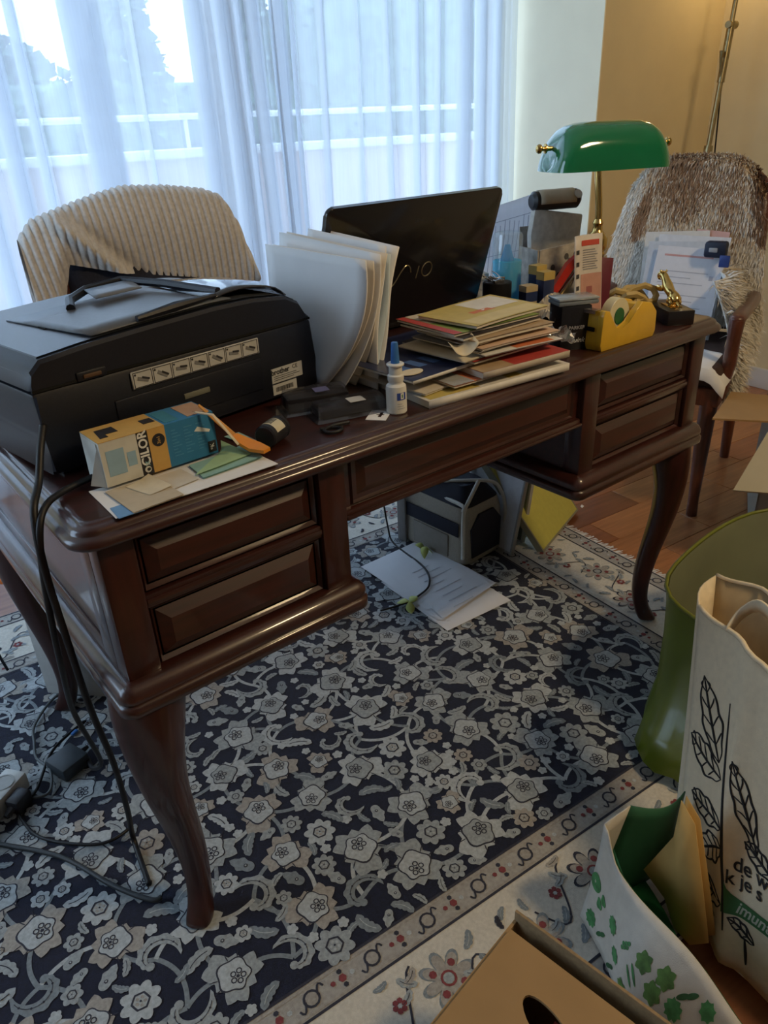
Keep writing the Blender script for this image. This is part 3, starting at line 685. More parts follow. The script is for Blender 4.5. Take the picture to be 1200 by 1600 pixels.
sheet('receipt_slip', ((.133, .034), (.172, .040), (.168, .083), (.130, .083)), 'pale slip between the beige envelope and the green note', cm('slip_ivory', (.66, .62, .54)), T + .0022)
sheet('teal_note', ((.176, .036), (.262, .040), (.262, .085), (.180, .085)), 'folded teal note under the pale green one', tea, T + .0022, .006, h=.0015)
sheet('green_note', ((.170, .046), (.252, .052), (.240, .11), (.230, .092)), 'pale green note sticking out right of the medicine carton', grn, T + .0055, .007)
sheet('teal_card', ((.276, .058), (.290, .066), (.285, .145), (.262, .145)), 'teal card lying beside the orange letter opener', tea, T + .0016)
o = thing('letter_opener', 'orange plastic letter opener leaning on the right end of the medicine carton', 'letter opener')
pts = [(.266, .034, T + .0135), (.259, .052, T + .015), (.252, .066, T + .020), (.244, .075, T + .028)]
build('handle', MB().loft([[Vector(p) + Vector((s * wd, .35 * s * wd, q * .0022)) for s, q in ((-1, -1), (1, -1), (1, 1), (-1, 1))] for p, wd in zip(pts, (.006, .011, .009, .005))]), org, o)
build('blade', MB().loft([[Vector(p) + Vector((s * wd, .35 * s * wd, q * .001)) for s, q in ((-1, -1), (1, -1), (1, 1), (-1, 1))] for p, wd in (((.244, .075, T + .028), .004), ((.228, .087, T + .0505), .0035), ((.212, .098, T + .072), .0015))]), cm('opener_amber', (.62, .30, .08), .35), o)
tag(build('paper_strip', MB().loft([[Vector(p) + Vector((s * .0018, .001 * s, q * .0006)) for s, q in ((-1, -1), (1, -1), (1, 1), (-1, 1))] for p in ((.204, .094, T + .066), (.218, .074, T + .064), (.240, .060, T + .022))]), cm('strip_cream', (.70, .62, .48))), 'thin cream paper strip crossing the orange letter opener', 'paper strip')

# film canister ----------------------------------------------------------
fc = thing('film_canister', 'small black canister with cream label lying by the plastic packs', 'canister', (.301, .078, T + .0165), rot=(0, R(90), R(30)))
build('body', MB().lathe([(.0, -.021), (.014, -.021), (.016, -.019), (.016, .016), (.0165, .0165), (.0165, .021), (.0, .0215)], 24), black, fc)
build('label', MB().grid(lambda u, v: (.0163 * math.cos(R(110 + 140 * u)), .0163 * math.sin(R(110 + 140 * u)), -.012 + .022 * v), 14, 1), cm('label_cream', (.62, .58, .44)), fc)
pk = MB(); rr = random.Random(2)
for i in range(5):
    u0 = .30 + i * .10; pk.grid(lambda u, v: (.0165 * math.cos(R(110 + 140 * (.32 + .30 * v))), .0165 * math.sin(R(110 + 140 * (.32 + .30 * v))), -.009 + i * .0036 + .0022 * u), 1, 4)
build('lettering', pk, ink, fc)
# blister packs ------------------------------------------------------------
clr = clear('clear_plastic', (.70, .70, .73), .12, .10, .04, (.45, .45, .5))
dk = cm('cartridge_dark', (.012, .011, .015), .35)
for i, (x, y, rz, w_, d_, h_, lb_) in enumerate(((.368, .150, -18, .112, .050, .030, 'dark cartridge in clear blister shell, nearest the printer'), (.386, .092, -14, .122, .052, .022, 'flatter dark cartridge in clear blister shell, nearer the desk edge'))):
    b = thing('blister_pack', lb_, 'blister pack', (x, y, T), R(rz), group='clear blister packs')
    build('cartridge', MB().box(.004, w_ - .012, .006, d_ - .006, .003, h_ - .006, bev=.004), dk, b)
    build('shell', MB().loft([rrect(-.004, w_ + .004, -.004, d_ + .004, .004, .001, 3), rrect(0, w_ - .006, .002, d_ - .002, .006, .004, 3), rrect(.004, w_ - .014, .010, d_ - .010, .006, h_, 3)], 0, False), clr, b)
    build('insert_slip', MB().box(w_ * .42, w_ * .62, .004, d_ * .5, h_ + .0002, h_ + .0006), lab if i else cm('slip_violet', (.12, .12, .25)), b)
bm_ = MB(); outer = [(0, 0), (.040, 0), (.040, .030), (0, .030)]
hang = thing('hang_tag', 'white card hang tag with euro slot on the desk beside the blister pack', 'hang tag', (.462, .036, T + .0004), R(38))
bm = bmesh.new()
slot = [(.012, .010), (.020, .010), (.021, .007), (.024, .007), (.025, .010), (.033, .010), (.033, .015), (.025, .015), (.024, .019), (.021, .019), (.020, .015), (.012, .015)]
def holed(outer, hole, h):
    bm = bmesh.new(); ed = []
    for loop in (outer, hole):
        vs = [bm.verts.new((*p, 0)) for p in loop]; ed += [bm.edges.new((vs[i], vs[(i + 1) % len(vs)])) for i in range(len(vs))]
    bmesh.ops.triangle_fill(bm, edges=ed, use_beauty=True, use_dissolve=False)
    r_ = bmesh.ops.extrude_face_region(bm, geom=bm.faces[:]); bmesh.ops.translate(bm, verts=[v for v in r_['geom'] if isinstance(v, bmesh.types.BMVert)], vec=(0, 0, h))
    bmesh.ops.recalc_face_normals(bm, faces=bm.faces[:])
    return MB().bm(bm)
build('card', holed(outer, slot, .0006), whp, hang)
cable('cord_loop', [(.372, .070, T + .003), (.388, .064, T + .003), (.397, .054, T + .003), (.388, .046, T + .003), (.374, .050, T + .003), (.372, .060, T + .0045), (.392, .066, T + .0045), (.418, .064, T + .003)], .0026, 'small loop of black cord in front of the blister packs')

# nasal spray -----------------------------------------------------------
ns = thing('nasal_spray', 'white nasal spray bottle with blue tip standing at the desk edge', 'spray bottle', (.498, .054, T))
wpl = cm('white_plastic', (.70, .70, .66), .35, .02); bpl = cm('blue_plastic', (.04, .16, .45), .35)
build('bottle', MB().lathe([(.0, 0), (.0135, 0), (.0152, .002), (.0152, .036), (.0145, .041), (.0105, .0445), (.0105, .0475)], 24), wpl, ns)
build('pump_collar', MB().lathe([(.0110, .0475), (.0118, .049), (.0118, .056), (.0098, .058), (.0096, .069), (.0126, .0705), (.0130, .0722), (.0120, .0735), (.004, .074)], 24), wpl, ns)
build('cap', MB().lathe([(.0065, .0735), (.0062, .080), (.0050, .101), (.0042, .1035), (.0, .104)], 16), bpl, ns)
def wrap(r_, a0, a1, z0, z1, n=10): return MB().grid(lambda u, v: (r_ * math.cos(R(a0 + (a1 - a0) * u)), r_ * math.sin(R(a0 + (a1 - a0) * u)), z0 + (z1 - z0) * v), n, 1)
build('label_mark', wrap(.01535, 235, 290, .022, .033), cm('label_royal', (.03, .07, .35)), ns)
build('label_emblem', wrap(.0155, 255, 275, .0235, .0325, 6), cm('label_white', (.75, .75, .72)), ns); build('label_leaf', wrap(.0156, 261, 269, .0255, .0305, 4), cm('label_green', (.10, .28, .12)), ns)
ll = MB()
for k in range(3): q = wrap(.0154, 236, 282 - 9 * k, .009 + k * .0035, .0098 + k * .0035, 8); ll.add(q.v, q.f)
build('label_lines', ll, cm('label_grey', (.35, .38, .42)), ns)

# dossiers standing between printer and laptop ----------------------------
rr = random.Random(12)
dcol = [cm('dossier_white', (.74, .74, .74), .75, .03, 12), cm('dossier_cream', (.70, .64, .55), .75, .03, 12), cm('dossier_pale_blue', (.55, .66, .74), .75, .03, 12)]
dl = ['white dossier sheet facing the printer, front of the upright bundle', 'cream dossier edge just behind the front white sheet', 'white dossier with curled edge in the upright bundle, third from the printer', 'cream dossier in the middle of the upright bundle', 'white dossier folder in the upright bundle, near the laptop', 'pale blue dossier with wavy edge in the upright bundle', 'last white dossier of the upright bundle, touching the laptop side']
for i in range(7):
    bx0 = .506 + .0070 * i; lean = .002 + .0115 * i; y0 = .128 + .006 * i; top_ = .205 - .004 * (i % 3) + .010 * (i in (2, 4)); belly = .016 * (1 - i * .10)
    def f(u, v, i=i, bx0=bx0, lean=lean, y0=y0, top_=top_, belly=belly):
        x = bx0 + lean * v * 1.0 + (.022 if i < 3 else .012) * (1 - v) ** 2 * (1 - u) * (-1 if i < 3 else .3) + .0035 * math.sin(v * 7 + i * 2) * (1 - u) * (i > 2)
        y = y0 + (.27 if i < 4 else .225) * u - (.012 * math.sin(v * math.pi * .9) * (1 - u) if i < 3 else 0) + (.05 + .045 * (i < 2)) * (1 - v) ** 2 * (1 - u) * (i < 4) + .02 * v * (1 - u) * (i > 3)
        return (x, y, T + .001 + top_ * v + .012 * u * v * (i > 1))
    o = build('dossier', MB().grid(f, 10, 14), dcol[(0, 1, 0, 1, 0, 2, 0)[i]], solid=.0022 if i < 6 else .0035)
    tag(o, dl[i], 'dossier', 'upright dossiers')

# laptop -----------------------------------------------------------------
lp = thing('laptop', 'black laptop standing open with the back of its lid to the room', 'laptop', (1.047, .443, T), R(1.88))
lblk = cm('laptop_black', (.010, .010, .013), .22, .15, 200, coat=.3); lgrey = cm('laptop_deck', (.05, .05, .055), .4)
W_ = .445; tilt = R(17.0)
build('base', MB().box(-W_, 0, -.006, .285, .004, .026, bev=.006), lblk, lp)
build('keyboard_deck', MB().box(-W_ + .02, -.02, .03, .275, .026, .0268), lgrey, lp)
kb = MB()
for r_ in range(6):
    for c in range(17): kb.box(-W_ + .045 + c * .0212, -W_ + .045 + c * .0212 + .018, .055 + r_ * .0205, .055 + r_ * .0205 + .0175, .0268, .0288)
q = build('keys', kb, lblk, lp)
LM = Matrix.Translation((0, -.002, .018)) @ Matrix.Rotation(tilt, 4, 'X')
lid = build('lid', MB().prism([(p[0], p[1]) for p in rrect(-W_, 0, 0, .247, .014, 0, 5)], -.0045, .0045, M=LM @ Matrix.Rotation(R(90), 4, 'X'), bev=.002), lblk, lp)
build('screen', MB().box(-W_ + .018, -.018, .0047, .0052, .02, .232, M=LM), pgl, lid)
for hx in (-.06, -W_ + .02): build('hinge', MB().tube([(hx, -.004, .022), (hx + .04, -.004, .022)], .007), lgrey, lp)
gold = cm('logo_gold', (.42, .36, .22), .3, metal=.8)
def lidpt(x, z): return LM @ Vector((x, -.0047, z))
lg = MB()
# flowing wave for the first two letters, then a bar and a ring
wv = [(a + .034, b) for a, b in ((-.330, .118), (-.322, .098), (-.312, .083), (-.303, .080), (-.294, .088), (-.283, .106), (-.274, .117), (-.266, .118), (-.259, .112), (-.2555, .103))]
lg.tube([lidpt(*p) for p in smooth_path([(a, b, 0) for a, b in wv], 5) for p in [(p[0], p[1])]], .0013, 6)
lg.tube([lidpt(-.2015, .113), lidpt(-.2045, .088)], .0011, 6)
lg.tube([lidpt(-.178 + .0135 * math.cos(t * .2618), .103 + .0145 * math.sin(t * .2618)) for t in range(25)], .0012, 6, cap=False)
build('logo', lg, gold, lid)
text_mesh('maker_name', 'SONY', .0095, cm('logo_grey', (.05, .05, .055), .3), lid, LM @ on_face(-.222, -.0047, .205), extrude=.0001)

# stack of magazines and post ------------------------------------------------
def magazine(label, x, y, z, rz, w_, d_, h_, cover, pages=None, cat='magazine', group='pile of post on the desk', spine=None, name='magazine', wav=0.0, patch=()):
    """near-left corner at x,y; stiff cover over a block of pages; patches are flat printed areas on the cover"""
    o = thing(name, label, cat, (x, y, z), R(rz), group)
    pages = pages or cm('page_block', (.62, .58, .50), .85, .12, 500, stretch=(1, 1, 30))
    def hump(u, v, k): return k + wav * (math.sin(3.1 * u + 1) * .5 + v * u) 
    g = MB(); n = 6
    lo = [[(u / n * w_, v / n * d_, hump(u / n, v / n, .0004)) for v in range(n + 1)] for u in range(n + 1)]
    g.grid(lambda u, v: (.002 + u * (w_ - .004), .002 + v * (d_ - .004), hump(u, v, .0003) if wav else .0003), n, n)
    ringb = [(.002, .002), (w_ - .002, .002), (w_ - .002, d_ - .002), (.002, d_ - .002)]
    def edge(t):
        k = t * 4 % 4; i = int(k) % 4; f = k - int(k); a = ringb[i]; b = ringb[(i + 1) % 4]; return (a[0] + (b[0] - a[0]) * f, a[1] + (b[1] - a[1]) * f)
    g.grid(lambda t, s: (lambda e: (*e, hump(e[0] / w_, e[1] / d_, 0) * 1 + .0003 + s * (h_ - .001)))(edge(t)), 24, 2, closed=True)
    build('pages', g, pages, o)
    c = MB(); c.grid(lambda u, v: (u * w_, v * d_, hump(u, v, h_ - .0006)), n, n); c.grid(lambda u, v: (u * w_, v * d_, hump(u, v, h_)), n, n)
    cv = build('cover', c, cover, o)
    if spine: build('spine', MB().grid(lambda u, v: (u * w_, -.0006, hump(u, 0, 0) + v * h_), n, 1), spine, o, solid=.0006)
    for (m, x0, x1, y0, y1) in patch:
        build('cover_print', MB().grid(lambda u, v: ((x0 + (x1 - x0) * u) * w_, (y0 + (y1 - y0) * v) * d_, hump(x0 + (x1 - x0) * u, y0 + (y1 - y0) * v, h_ + .0003)), 4, 4), m, cv)
    return o
navym = cm('cover_navy', (.025, .035, .09), .3, coat=.3); tan = cm('cover_tan', (.42, .30, .18), .6); yel = cm('cover_yellow', (.55, .44, .13), .5); red = cm('cover_red', (.45, .06, .05), .45); gren = cm('cover_green', (.22, .30, .08), .5); ivory = cm('cover_ivory', (.62, .56, .46), .7); dkc = cm('cover_dark', (.04, .035, .045), .4); peach = cm('cover_peach', (.62, .44, .32), .7); orr = cm('cover_orange', (.62, .19, .08), .5); blues = cm('cover_blue', (.08, .16, .38), .4); whc = cm('cover_white', (.70, .69, .66), .6); silv = cm('cover_grey', (.36, .37, .38), .5)
z = T
pile = [
 ('thick white catalogue at the very bottom of the post pile', .538, .028, -4.8, .292, .205, .012, whc, dict(spine=whc, patch=((yel, .02, .35, .02, .14), (yel, .56, .66, .03, .12)), name='catalogue', cat='catalogue')),
 ('folded white leaflet sticking out left above the bottom catalogue', .546, .044, 6, .20, .16, .004, ivory, dict(name='leaflet', cat='leaflet', wav=.002)),
 ('orange-red brochure near the bottom of the post pile', .590, .028, -3, .205, .17, .0045, orr, dict(name='brochure', cat='brochure', patch=((silv, 0, .2, 0, .5),))),
 ('brown and red paperback under the letters, right side of the pile', .640, .018, -5, .186, .19, .011, red, dict(spine=cm('spine_grey', (.45, .40, .34)), name='paperback', cat='book', patch=((tan, 0, .35, 0, 1),))),
 ('navy magazine with blue lettering sticking out left of the pile', .527, .050, 3, .215, .215, .005, navym, dict(spine=whc, patch=tuple((blues, .12 + .14 * k, .20 + .14 * k, .20, .38) for k in range(5)))),
 ('red-edged magazine lying on the navy magazine', 0.644, .040, -1, 0.188, .18, .0045, dkc, dict(patch=((red, .0, 1, .0, .08),))),
 ('cream letter sticking out left in the middle of the pile', 0.624, .040, 4, 0.158, .15, .003, crm, dict(name='letter', cat='letter', wav=.0015)),
 ('white letter with a red print in the middle of the pile', 0.658, .030, -6, 0.163, .15, .003, whc, dict(name='letter', cat='letter', wav=.002, patch=((orr, .4, .9, .02, .14),))),
 ('grey window envelope in the middle of the pile', 0.650, .040, 2, 0.168, .15, .0035, silv, dict(name='envelope', cat='envelope', wav=.0022)),
 ('peach envelope in the upper half of the pile', 0.654, .034, -3, 0.173, .14, .004, peach, dict(name='envelope', cat='envelope', wav=.002)),
 ('ivory envelope above the peach one', 0.662, .045, 5, 0.153, .14, .0035, ivory, dict(name='envelope', cat='envelope', wav=.0024)),
 ('brown padded envelope just under the dark booklet', 0.644, .040, -2, 0.178, .15, .006, tan, dict(name='envelope', cat='envelope', wav=.002)),
 ('dark booklet below the green and red magazine', 0.630, .050, 1, 0.183, .15, .005, dkc, dict(name='booklet', cat='booklet')),
 ('green magazine with red spine second from the top of the pile', 0.622, .062, -2, 0.188, .145, .0045, gren, dict(patch=((red, 0, .09, 0, 1), (ivory, .1, .4, .55, 1)))),
 ('creased yellow garden magazine lying on top of the pile', 0.658, .050, 6, 0.193, .125, .0055, yel, dict(wav=.004, patch=((whc, .45, .95, .45, .95), (orr, .3, .6, .42, .52), (cm('cover_pale_yellow', (.62, .52, .26)), .05, .95, .02, .3)))),
]
for lbl, x, y, rz, w_, d_, h_, cv, kw in pile:
    magazine(lbl, x, y, z, rz, w_, d_, h_, cv, **kw)
    z += h_ + .0008 + kw.get('wav', 0) * .35
def slip(u, v): return (.608 + .036 * u + .012 * v, .044 + .030 * v - .014 * u, T + .056 + .008 * v + .012 * (2 * u - 1) ** 2 + .010 * u)
tag(build('curled_slip', MB().grid(slip, 10, 6), crm, solid=.0006), 'curled cream slip hanging out of the left side of the post pile', 'slip')
tag(build('oval_coaster', MB().lathe([(.0, 0), (.020, 0), (.021, .001), (.02, .002), (0, .002)], 24, M=Matrix.Diagonal((1, .6, 1, 1))), crm, loc=(.552, .082, T + .041)), 'small cream oval card on the navy magazine', 'card')
cel = MB(); rr = random.Random(6)
def crump(u, v, s=1.0): return (.83 + .055 * u + .008 * math.sin(v * 9 + u * 4), .030 + .055 * v, T + .058 + .014 * math.sin(u * 8 + v * 5) * math.cos(v * 7) - .022 * u)
tag(build('cellophane_wrap', MB().grid(crump, 9, 9, smooth=False), clear('cellophane', (.92, .93, .95), .22, .12, .12, (.7, .72, .75)), solid=.0005), 'crumpled clear cellophane on the right edge of the post pile', 'wrapper')
# ------------------------------------------------------------------ right end of the desk
# ink box and grey case ------------------------------------------------------
qb = thing('ink_box', 'black ink bottle carton right of the post pile', 'box', (.906, .086, T), R(-28))
build('carton', MB().box(0, .056, 0, .056, 0, .078, bev=.0012), cm('ink_carton_black', (.010, .010, .013), .28, coat=.3), qb)
whi = cm('print_white', (.78, .78, .74))
text_mesh('maker_text', 'PARKER', .0088, cm('print_grey', (.42, .42, .44)), qb, on_face(.030, -.0003, .040))
text_mesh('product_text', 'Quink', .0125, whi, qb, on_face(.030, -.0003, .0175), shear=.3)
text_mesh('product_text', 'P', .022, cm('print_dim', (.045, .045, .05)), qb, Matrix.Translation((-.0003, .028, .045)) @ Matrix.Rotation(R(-90), 4, 'Z') @ Matrix.Rotation(R(90), 4, 'X'))
gc = thing('pen_case', 'flat grey-blue pen case lying on the black ink carton', 'case', (.902, .083, T + .0783), R(-24))
build('shell', MB().box(-.004, .074, .004, .05, 0, .008, bev=.003), cm('case_grey_blue', (.16, .19, .22), .3, coat=.3), gc); build('lid', MB().box(-.004, .074, .004, .05, .0085, .013, bev=.002), cm('case_pale', (.28, .32, .36), .25, coat=.4), gc)
# tape dispenser ---------------------------------------------------------------
yl = cm('dispenser_yellow', (.62, .38, .03), .38, .06, 40, coat=.2)
td = thing('tape_dispenser', 'yellow plastic tape dispenser with green-cored roll at the desk edge', 'tape dispenser', (.962, .028, T), R(-1))
side = [(0, 0), (.142, 0), (.147, .010), (.145, .040), (.128, .056), (.100, .0615), (.085, .050), (.070, .034), (.052, .027), (.034, .030), (.022, .044), (.014, .060), (.002, .062), (-.002, .052), (-.004, .01)]
def slab(y0, y1, pts, m, nm, bev=.0018): return build(nm, MB().prism([(a, b) for a, b in pts], -y1, -y0, M=Matrix.Rotation(R(90), 4, 'X'), bev=bev), m, td)
td.scale = (1.08, 1.04, 1.16); td.location.x = .950
slab(0, .012, side, yl, 'side_wall'); slab(.042, .054, side, yl, 'side_wall')
slab(.010, .044, [(0, 0), (.142, 0), (.146, .012), (.144, .038), (.128, .054), (.104, .056), (.09, .018), (.03, .018), (.016, .030), (.012, .058), (.001, .060), (-.002, .01)], yl, 'core')
build('recess_slot', MB().box(-.0052, -.0030, .016, .040, .030, .036), cm('recess_dark', (.003, .003, .003)), td); build('cutter', MB().box(-.007, .010, .014, .040, .0605, .0622).box(-.0078, -.006, .014, .040, .057, .0622), cm('steel', (.6, .6, .62), .25, metal=1), td)
M = Matrix.Translation((.062, .027, .043)) @ Matrix.Rotation(R(90), 4, 'X')
rl = build('tape_roll', MB().lathe([(.0125, -.0095), (.027, -.0095), (.0275, -.009), (.0275, .009), (.027, .0095), (.0125, .0095)], 28, M=M), cm('tape_cream', (.62, .58, .40), .3), td)
build('core_disc', MB().lathe([(0, -.011), (.0125, -.011), (.013, -.010), (.013, .010), (.0125, .011), (0, .011)], 20, M=M), cm('tape_core_green', (.02, .12, .045), .4), rl)
tag(build('leaflet_card', MB().grid(lambda u, v: (.962 + .066 * u + .006 * v - .012 * (v > 2), .098 - .010 * u + .006 * math.sin(3 * u) + .02 * v, T + .001 + .185 * v), 6, 8), [cm('leaflet_pale', (.58, .54, .50), .5)], solid=.0012), 'tall pale pink folded leaflet standing behind the tape dispenser', 'leaflet')
lc = bpy.data.objects['leaflet_card']
def lpt(u, v, d=.0012): return (.962 + .066 * u + .006 * v, .098 - .010 * u + .006 * math.sin(3 * u) + .02 * v - d, T + .001 + .185 * v)
build('red_print', MB().grid(lambda u, v: lpt(.30 + .6 * u, .90 + .05 * v), 4, 1), cm('print_red', (.50, .07, .05)), lc)
build('pink_print', MB().grid(lambda u, v: lpt(.28 + .7 * u, .04 + .60 * v), 4, 4), cm('leaflet_pink', (.50, .27, .22)), lc)
tb = MB()
for k in range(9): tb.grid(lambda u, v: lpt(.36 + (.5 - .04 * (k % 3)) * u, .68 + k * .022 + .009 * v, .0014), 3, 1)
build('text_print', tb, cm('print_grey_text', (.25, .25, .27)), lc)
sd = MB()
for k in range(4): sd.grid(lambda u, v: lpt(.06 + .14 * u, .50 + k * .11 + .04 * v, .0015), 2, 1)
build('side_print', sd, ink, lc); build('heart_print', MB().grid(lambda u, v: lpt(.5 + .2 * u, .46 + .06 * v, .0016), 2, 2), cm('print_rose', (.30, .10, .10)), lc)
# gold cat ornament --------------------------------------------------------------
gx = cm('polished_gold', (.80, .55, .18), .16, .06, 30, metal=1)
ct = thing('cat_ornament', 'gold leaping big cat figurine on black block at the right desk corner', 'figurine', (1.236, .078, T), R(-33))
build('block', MB().box(-.027, .027, -.055, .055, 0, .028, bev=.0015), cm('block_black', (.012, .010, .012), .3, coat=.4), ct)
build('foot_plate', MB().box(-.012, .012, -.030, .016, .028, .0305, bev=.0006), gx, ct)
# body runs from the hind feet near the viewer up to the head at the far end
def blob(path, radii, n=10, sub=1, nm='body', par=None): return build(nm, MB().tube(smooth_path(path, 3), [radii[0] + (radii[-1] - radii[0]) * 0 if False else r_ for r_ in interp(radii, (len(path) - 1) * 3 + 1)], n), gx, par or ct, sub=sub, ang=180)
def interp(rs, n):
    o = []
    for i in range(n):
        t = i / (n - 1) * (len(rs) - 1); k = min(int(t), len(rs) - 2); o.append(rs[k] + (rs[k + 1] - rs[k]) * (t - k))
    return o
bd = blob([(0, -.026, .037), (0, -.016, .045), (0, .002, .052), (0, .020, .062), (0, .032, .072), (0, .042, .078), (0, .052, .077), (0, .061, .072)], [.007, .0125, .0095, .0115, .0085, .0085, .0105, .0055])
for s in (-1, 1):
    blob([(s * .005, -.018, .044), (s * .008, -.012, .040), (s * .008, -.022, .036), (s * .008, -.014, .0315)], [.009, .0085, .0055, .0045], 8, nm='hind_leg')
    blob([(s * .005, .020, .060), (s * .0085, .034, .055), (s * .008, .047, .056), (s * .0075, .056, .050)], [.008, .0065, .005, .0045], 8, nm='fore_leg')
    build('ear', MB().lathe([(.0028, 0), (.002, .003), (0, .005)], 8, M=Matrix.Translation((s * .006, .046, .085))), gx, bd)
blob([(0, -.022, .043), (0, -.032, .037), (0, -.040, .034), (0, -.048, .036)], [.003, .0024, .002, .0016], 8, nm='tail')
# banker's lamp ---------------------------------------------------------------------
bl = thing('banker_lamp', 'brass banker lamp with long green glass shade at the back of the desk', 'lamp', (1.25, .278, T), R(-24))
build('base', MB().lathe([(0, 0), (.074, 0), (.076, .004), (.072, .010), (.055, .014), (.030, .019), (.018, .028), (.013, .045), (.012, .094), (.018, .100), (.020, .108), (.018, .112), (.023, .118), (.0235, .138), (.017, .148), (.011, .154), (.0095, .164), (.0115, .170), (.008, .178)], 32), brass, bl)
build('stem', MB().tube(smooth_path([(0, 0, .17), (-.001, 0, .20), (-.004, .004, .24), (-.006, .008, .28), (-.004, .004, .325)], 5), .0072, 12), brass, bl)
gs = cm('green_glass', (.006, .16, .065), .06, .08, 12, coat=1.0); MATS['green_glass'].node_tree.nodes['Principled BSDF'].inputs['Emission Strength'].default_value = 0
wl = cm('shade_lining', (.72, .74, .70), .4)
def shade(s, v, d):
    a = math.pi * v; x = .130 * s; ky = max(0, 1 - abs(s) ** 14) ** .5; kz = max(0, 1 - abs(s) ** 6) ** .5
    c_, s_ = math.cos(a), math.sin(a)
    y = -math.copysign(abs(c_) ** .75, c_) * (.066 - d) * ky; z = (.088 - d) * max(0, s_) ** .85 * kz
    return (x * (1 - d / .13) * (1 - .07 * s_), y * (1 - .0 * s_), .275 + z)
ss = [-1, -.992, -.97, -.93, -.87, -.79, -.68, -.5, -.25, 0, .25, .5, .68, .79, .87, .93, .97, .992, 1]
def shade_mb(d):
    n = len(ss); m_ = 28; vs = [shade(s, v / m_, d) for s in ss for v in range(m_ + 1)]
    return MB().add(vs, [(i * (m_ + 1) + j, (i + 1) * (m_ + 1) + j, (i + 1) * (m_ + 1) + j + 1, i * (m_ + 1) + j + 1) for i in range(n - 1) for j in range(m_)], 0, True)
sh = build('shade', shade_mb(0), gs, bl, ang=180); build('shade_lining', shade_mb(.003), wl, sh, ang=180)
for s in (-1, 1):
    build('finial', MB().lathe([(.0045, 0), (.0045, .010), (.009, .012), (.009, .015), (.004, .017), (.004, .020), (.0085, .024), (.009, .028), (.0065, .032), (0, .034)], 16, M=Matrix.Translation((s * .118, 0, .318)) @ Matrix.Rotation(R(90 * s), 4, 'Y')), brass, bl)
build('harp', MB().tube([(-.122, 0, .318), (0, 0, .318), (.122, 0, .318)], .0035), brass, bl)
build('socket', MB().tube([(-.035, 0, .318), (.005, 0, .318)], .013, 16), brass, bl); build('bulb', MB().tube([(.005, 0, .318), (.02, 0, .318), (.06, 0, .318), (.075, 0, .318)], [.010, .014, .014, .006], 14), cm('bulb_frosted', (.75, .74, .70), .5), bl)

# desk clutter behind the post pile -----------------------------------------------------
pp = thing('pen_pot', 'black round pen pot topped with silver clips, right of the laptop', 'pen pot', (1.066, .392, T))
build('pot', MB().lathe([(0, 0), (.030, 0), (.0315, .003), (.0315, .062), (.029, .062), (.028, .010), (0, .009)], 28), cm('pot_black', (.012, .012, .014), .35), pp)
stl = cm('steel', (.6, .6, .62), .25, metal=1)
for i, (x, y, rz, tip) in enumerate(((1.050, .380, 15, .03), (1.068, .384, 65, .02), (1.080, .398, -20, .035), (1.060, .402, 120, .02))):
    o = thing('binder_clip', ('silver clip lying leftmost on the black pen pot', 'silver clip standing up at the front of the black pen pot', 'silver clip lying rightmost on the black pen pot', 'silver clip at the rear of the black pen pot')[i], 'clip', (x, y, T + .0665), R(rz), group='clips on the pen pot')
    build('jaw', MB().prism([(-.011, -.004), (.011, -.004), (.008, .005), (-.008, .005)], -.0035, .0035, bev=.0008), stl, o)
    build('handle', MB().tube([(-.006, .004, 0), (-.005, .004 + tip * .6, .006), (0, .004 + tip, .010), (.005, .004 + tip * .6, .006), (.006, .004, 0)], .0013, 6), stl, o)
build_pot_contents = MB().lathe([(0, .052), (.028, .052), (.028, .063), (0, .063)], 20)
build('pot_filling', build_pot_contents, cm('pot_fill_dark', (.03, .03, .035)), pp)
bb = thing('gel_bottle', 'clear bottle half full of bright blue liquid beside the pen pot', 'bottle', (1.132, .425, T))
build('bottle', MB().lathe([(0, .0005), (.031, .0005), (.033, .004), (.033, .146), (.031, .152), (.026, .154)], 28), clear('bottle_clear', (.90, .95, .97), .10, .08, .12, (.75, .85, .9)), bb)
build('pump_tube', MB().tube([(0, 0, .09), (0, 0, .110), (0, 0, .128)], [.018, .011, .006], 12), sheer('pump_blue', (.10, .50, .80), .3, .4), bb)
build('liquid', MB().lathe([(0, .002), (.0305, .002), (.0315, .004), (.0315, .094), (.031, .095), (0, .095)], 24), sheer('liquid_blue', (.04, .62, .88), .10, .6), bb)
sk = thing('wall_adapter', 'small beige socket adapter standing left of the blue gel bottle', 'adapter', (1.092, .462, T), R(-20))
build('housing', MB().box(-.018, .018, 0, .03, 0, .068, bev=.003), cm('adapter_beige', (.58, .56, .48), .5), sk); build('socket_ring', MB().lathe([(.012, 0), (.014, .001), (.010, .0015), (.009, -.002), (0, -.002)], 18, M=on_face(0, -.0005, .045)), cm('adapter_grey', (.38, .37, .33), .5), sk)
nvb = cm('ink_box_navy', (.02, .035, .11), .4); ylb = cm('ink_box_gold', (.50, .37, .12), .45); tnb = cm('ink_box_tan', (.48, .38, .22), .6)
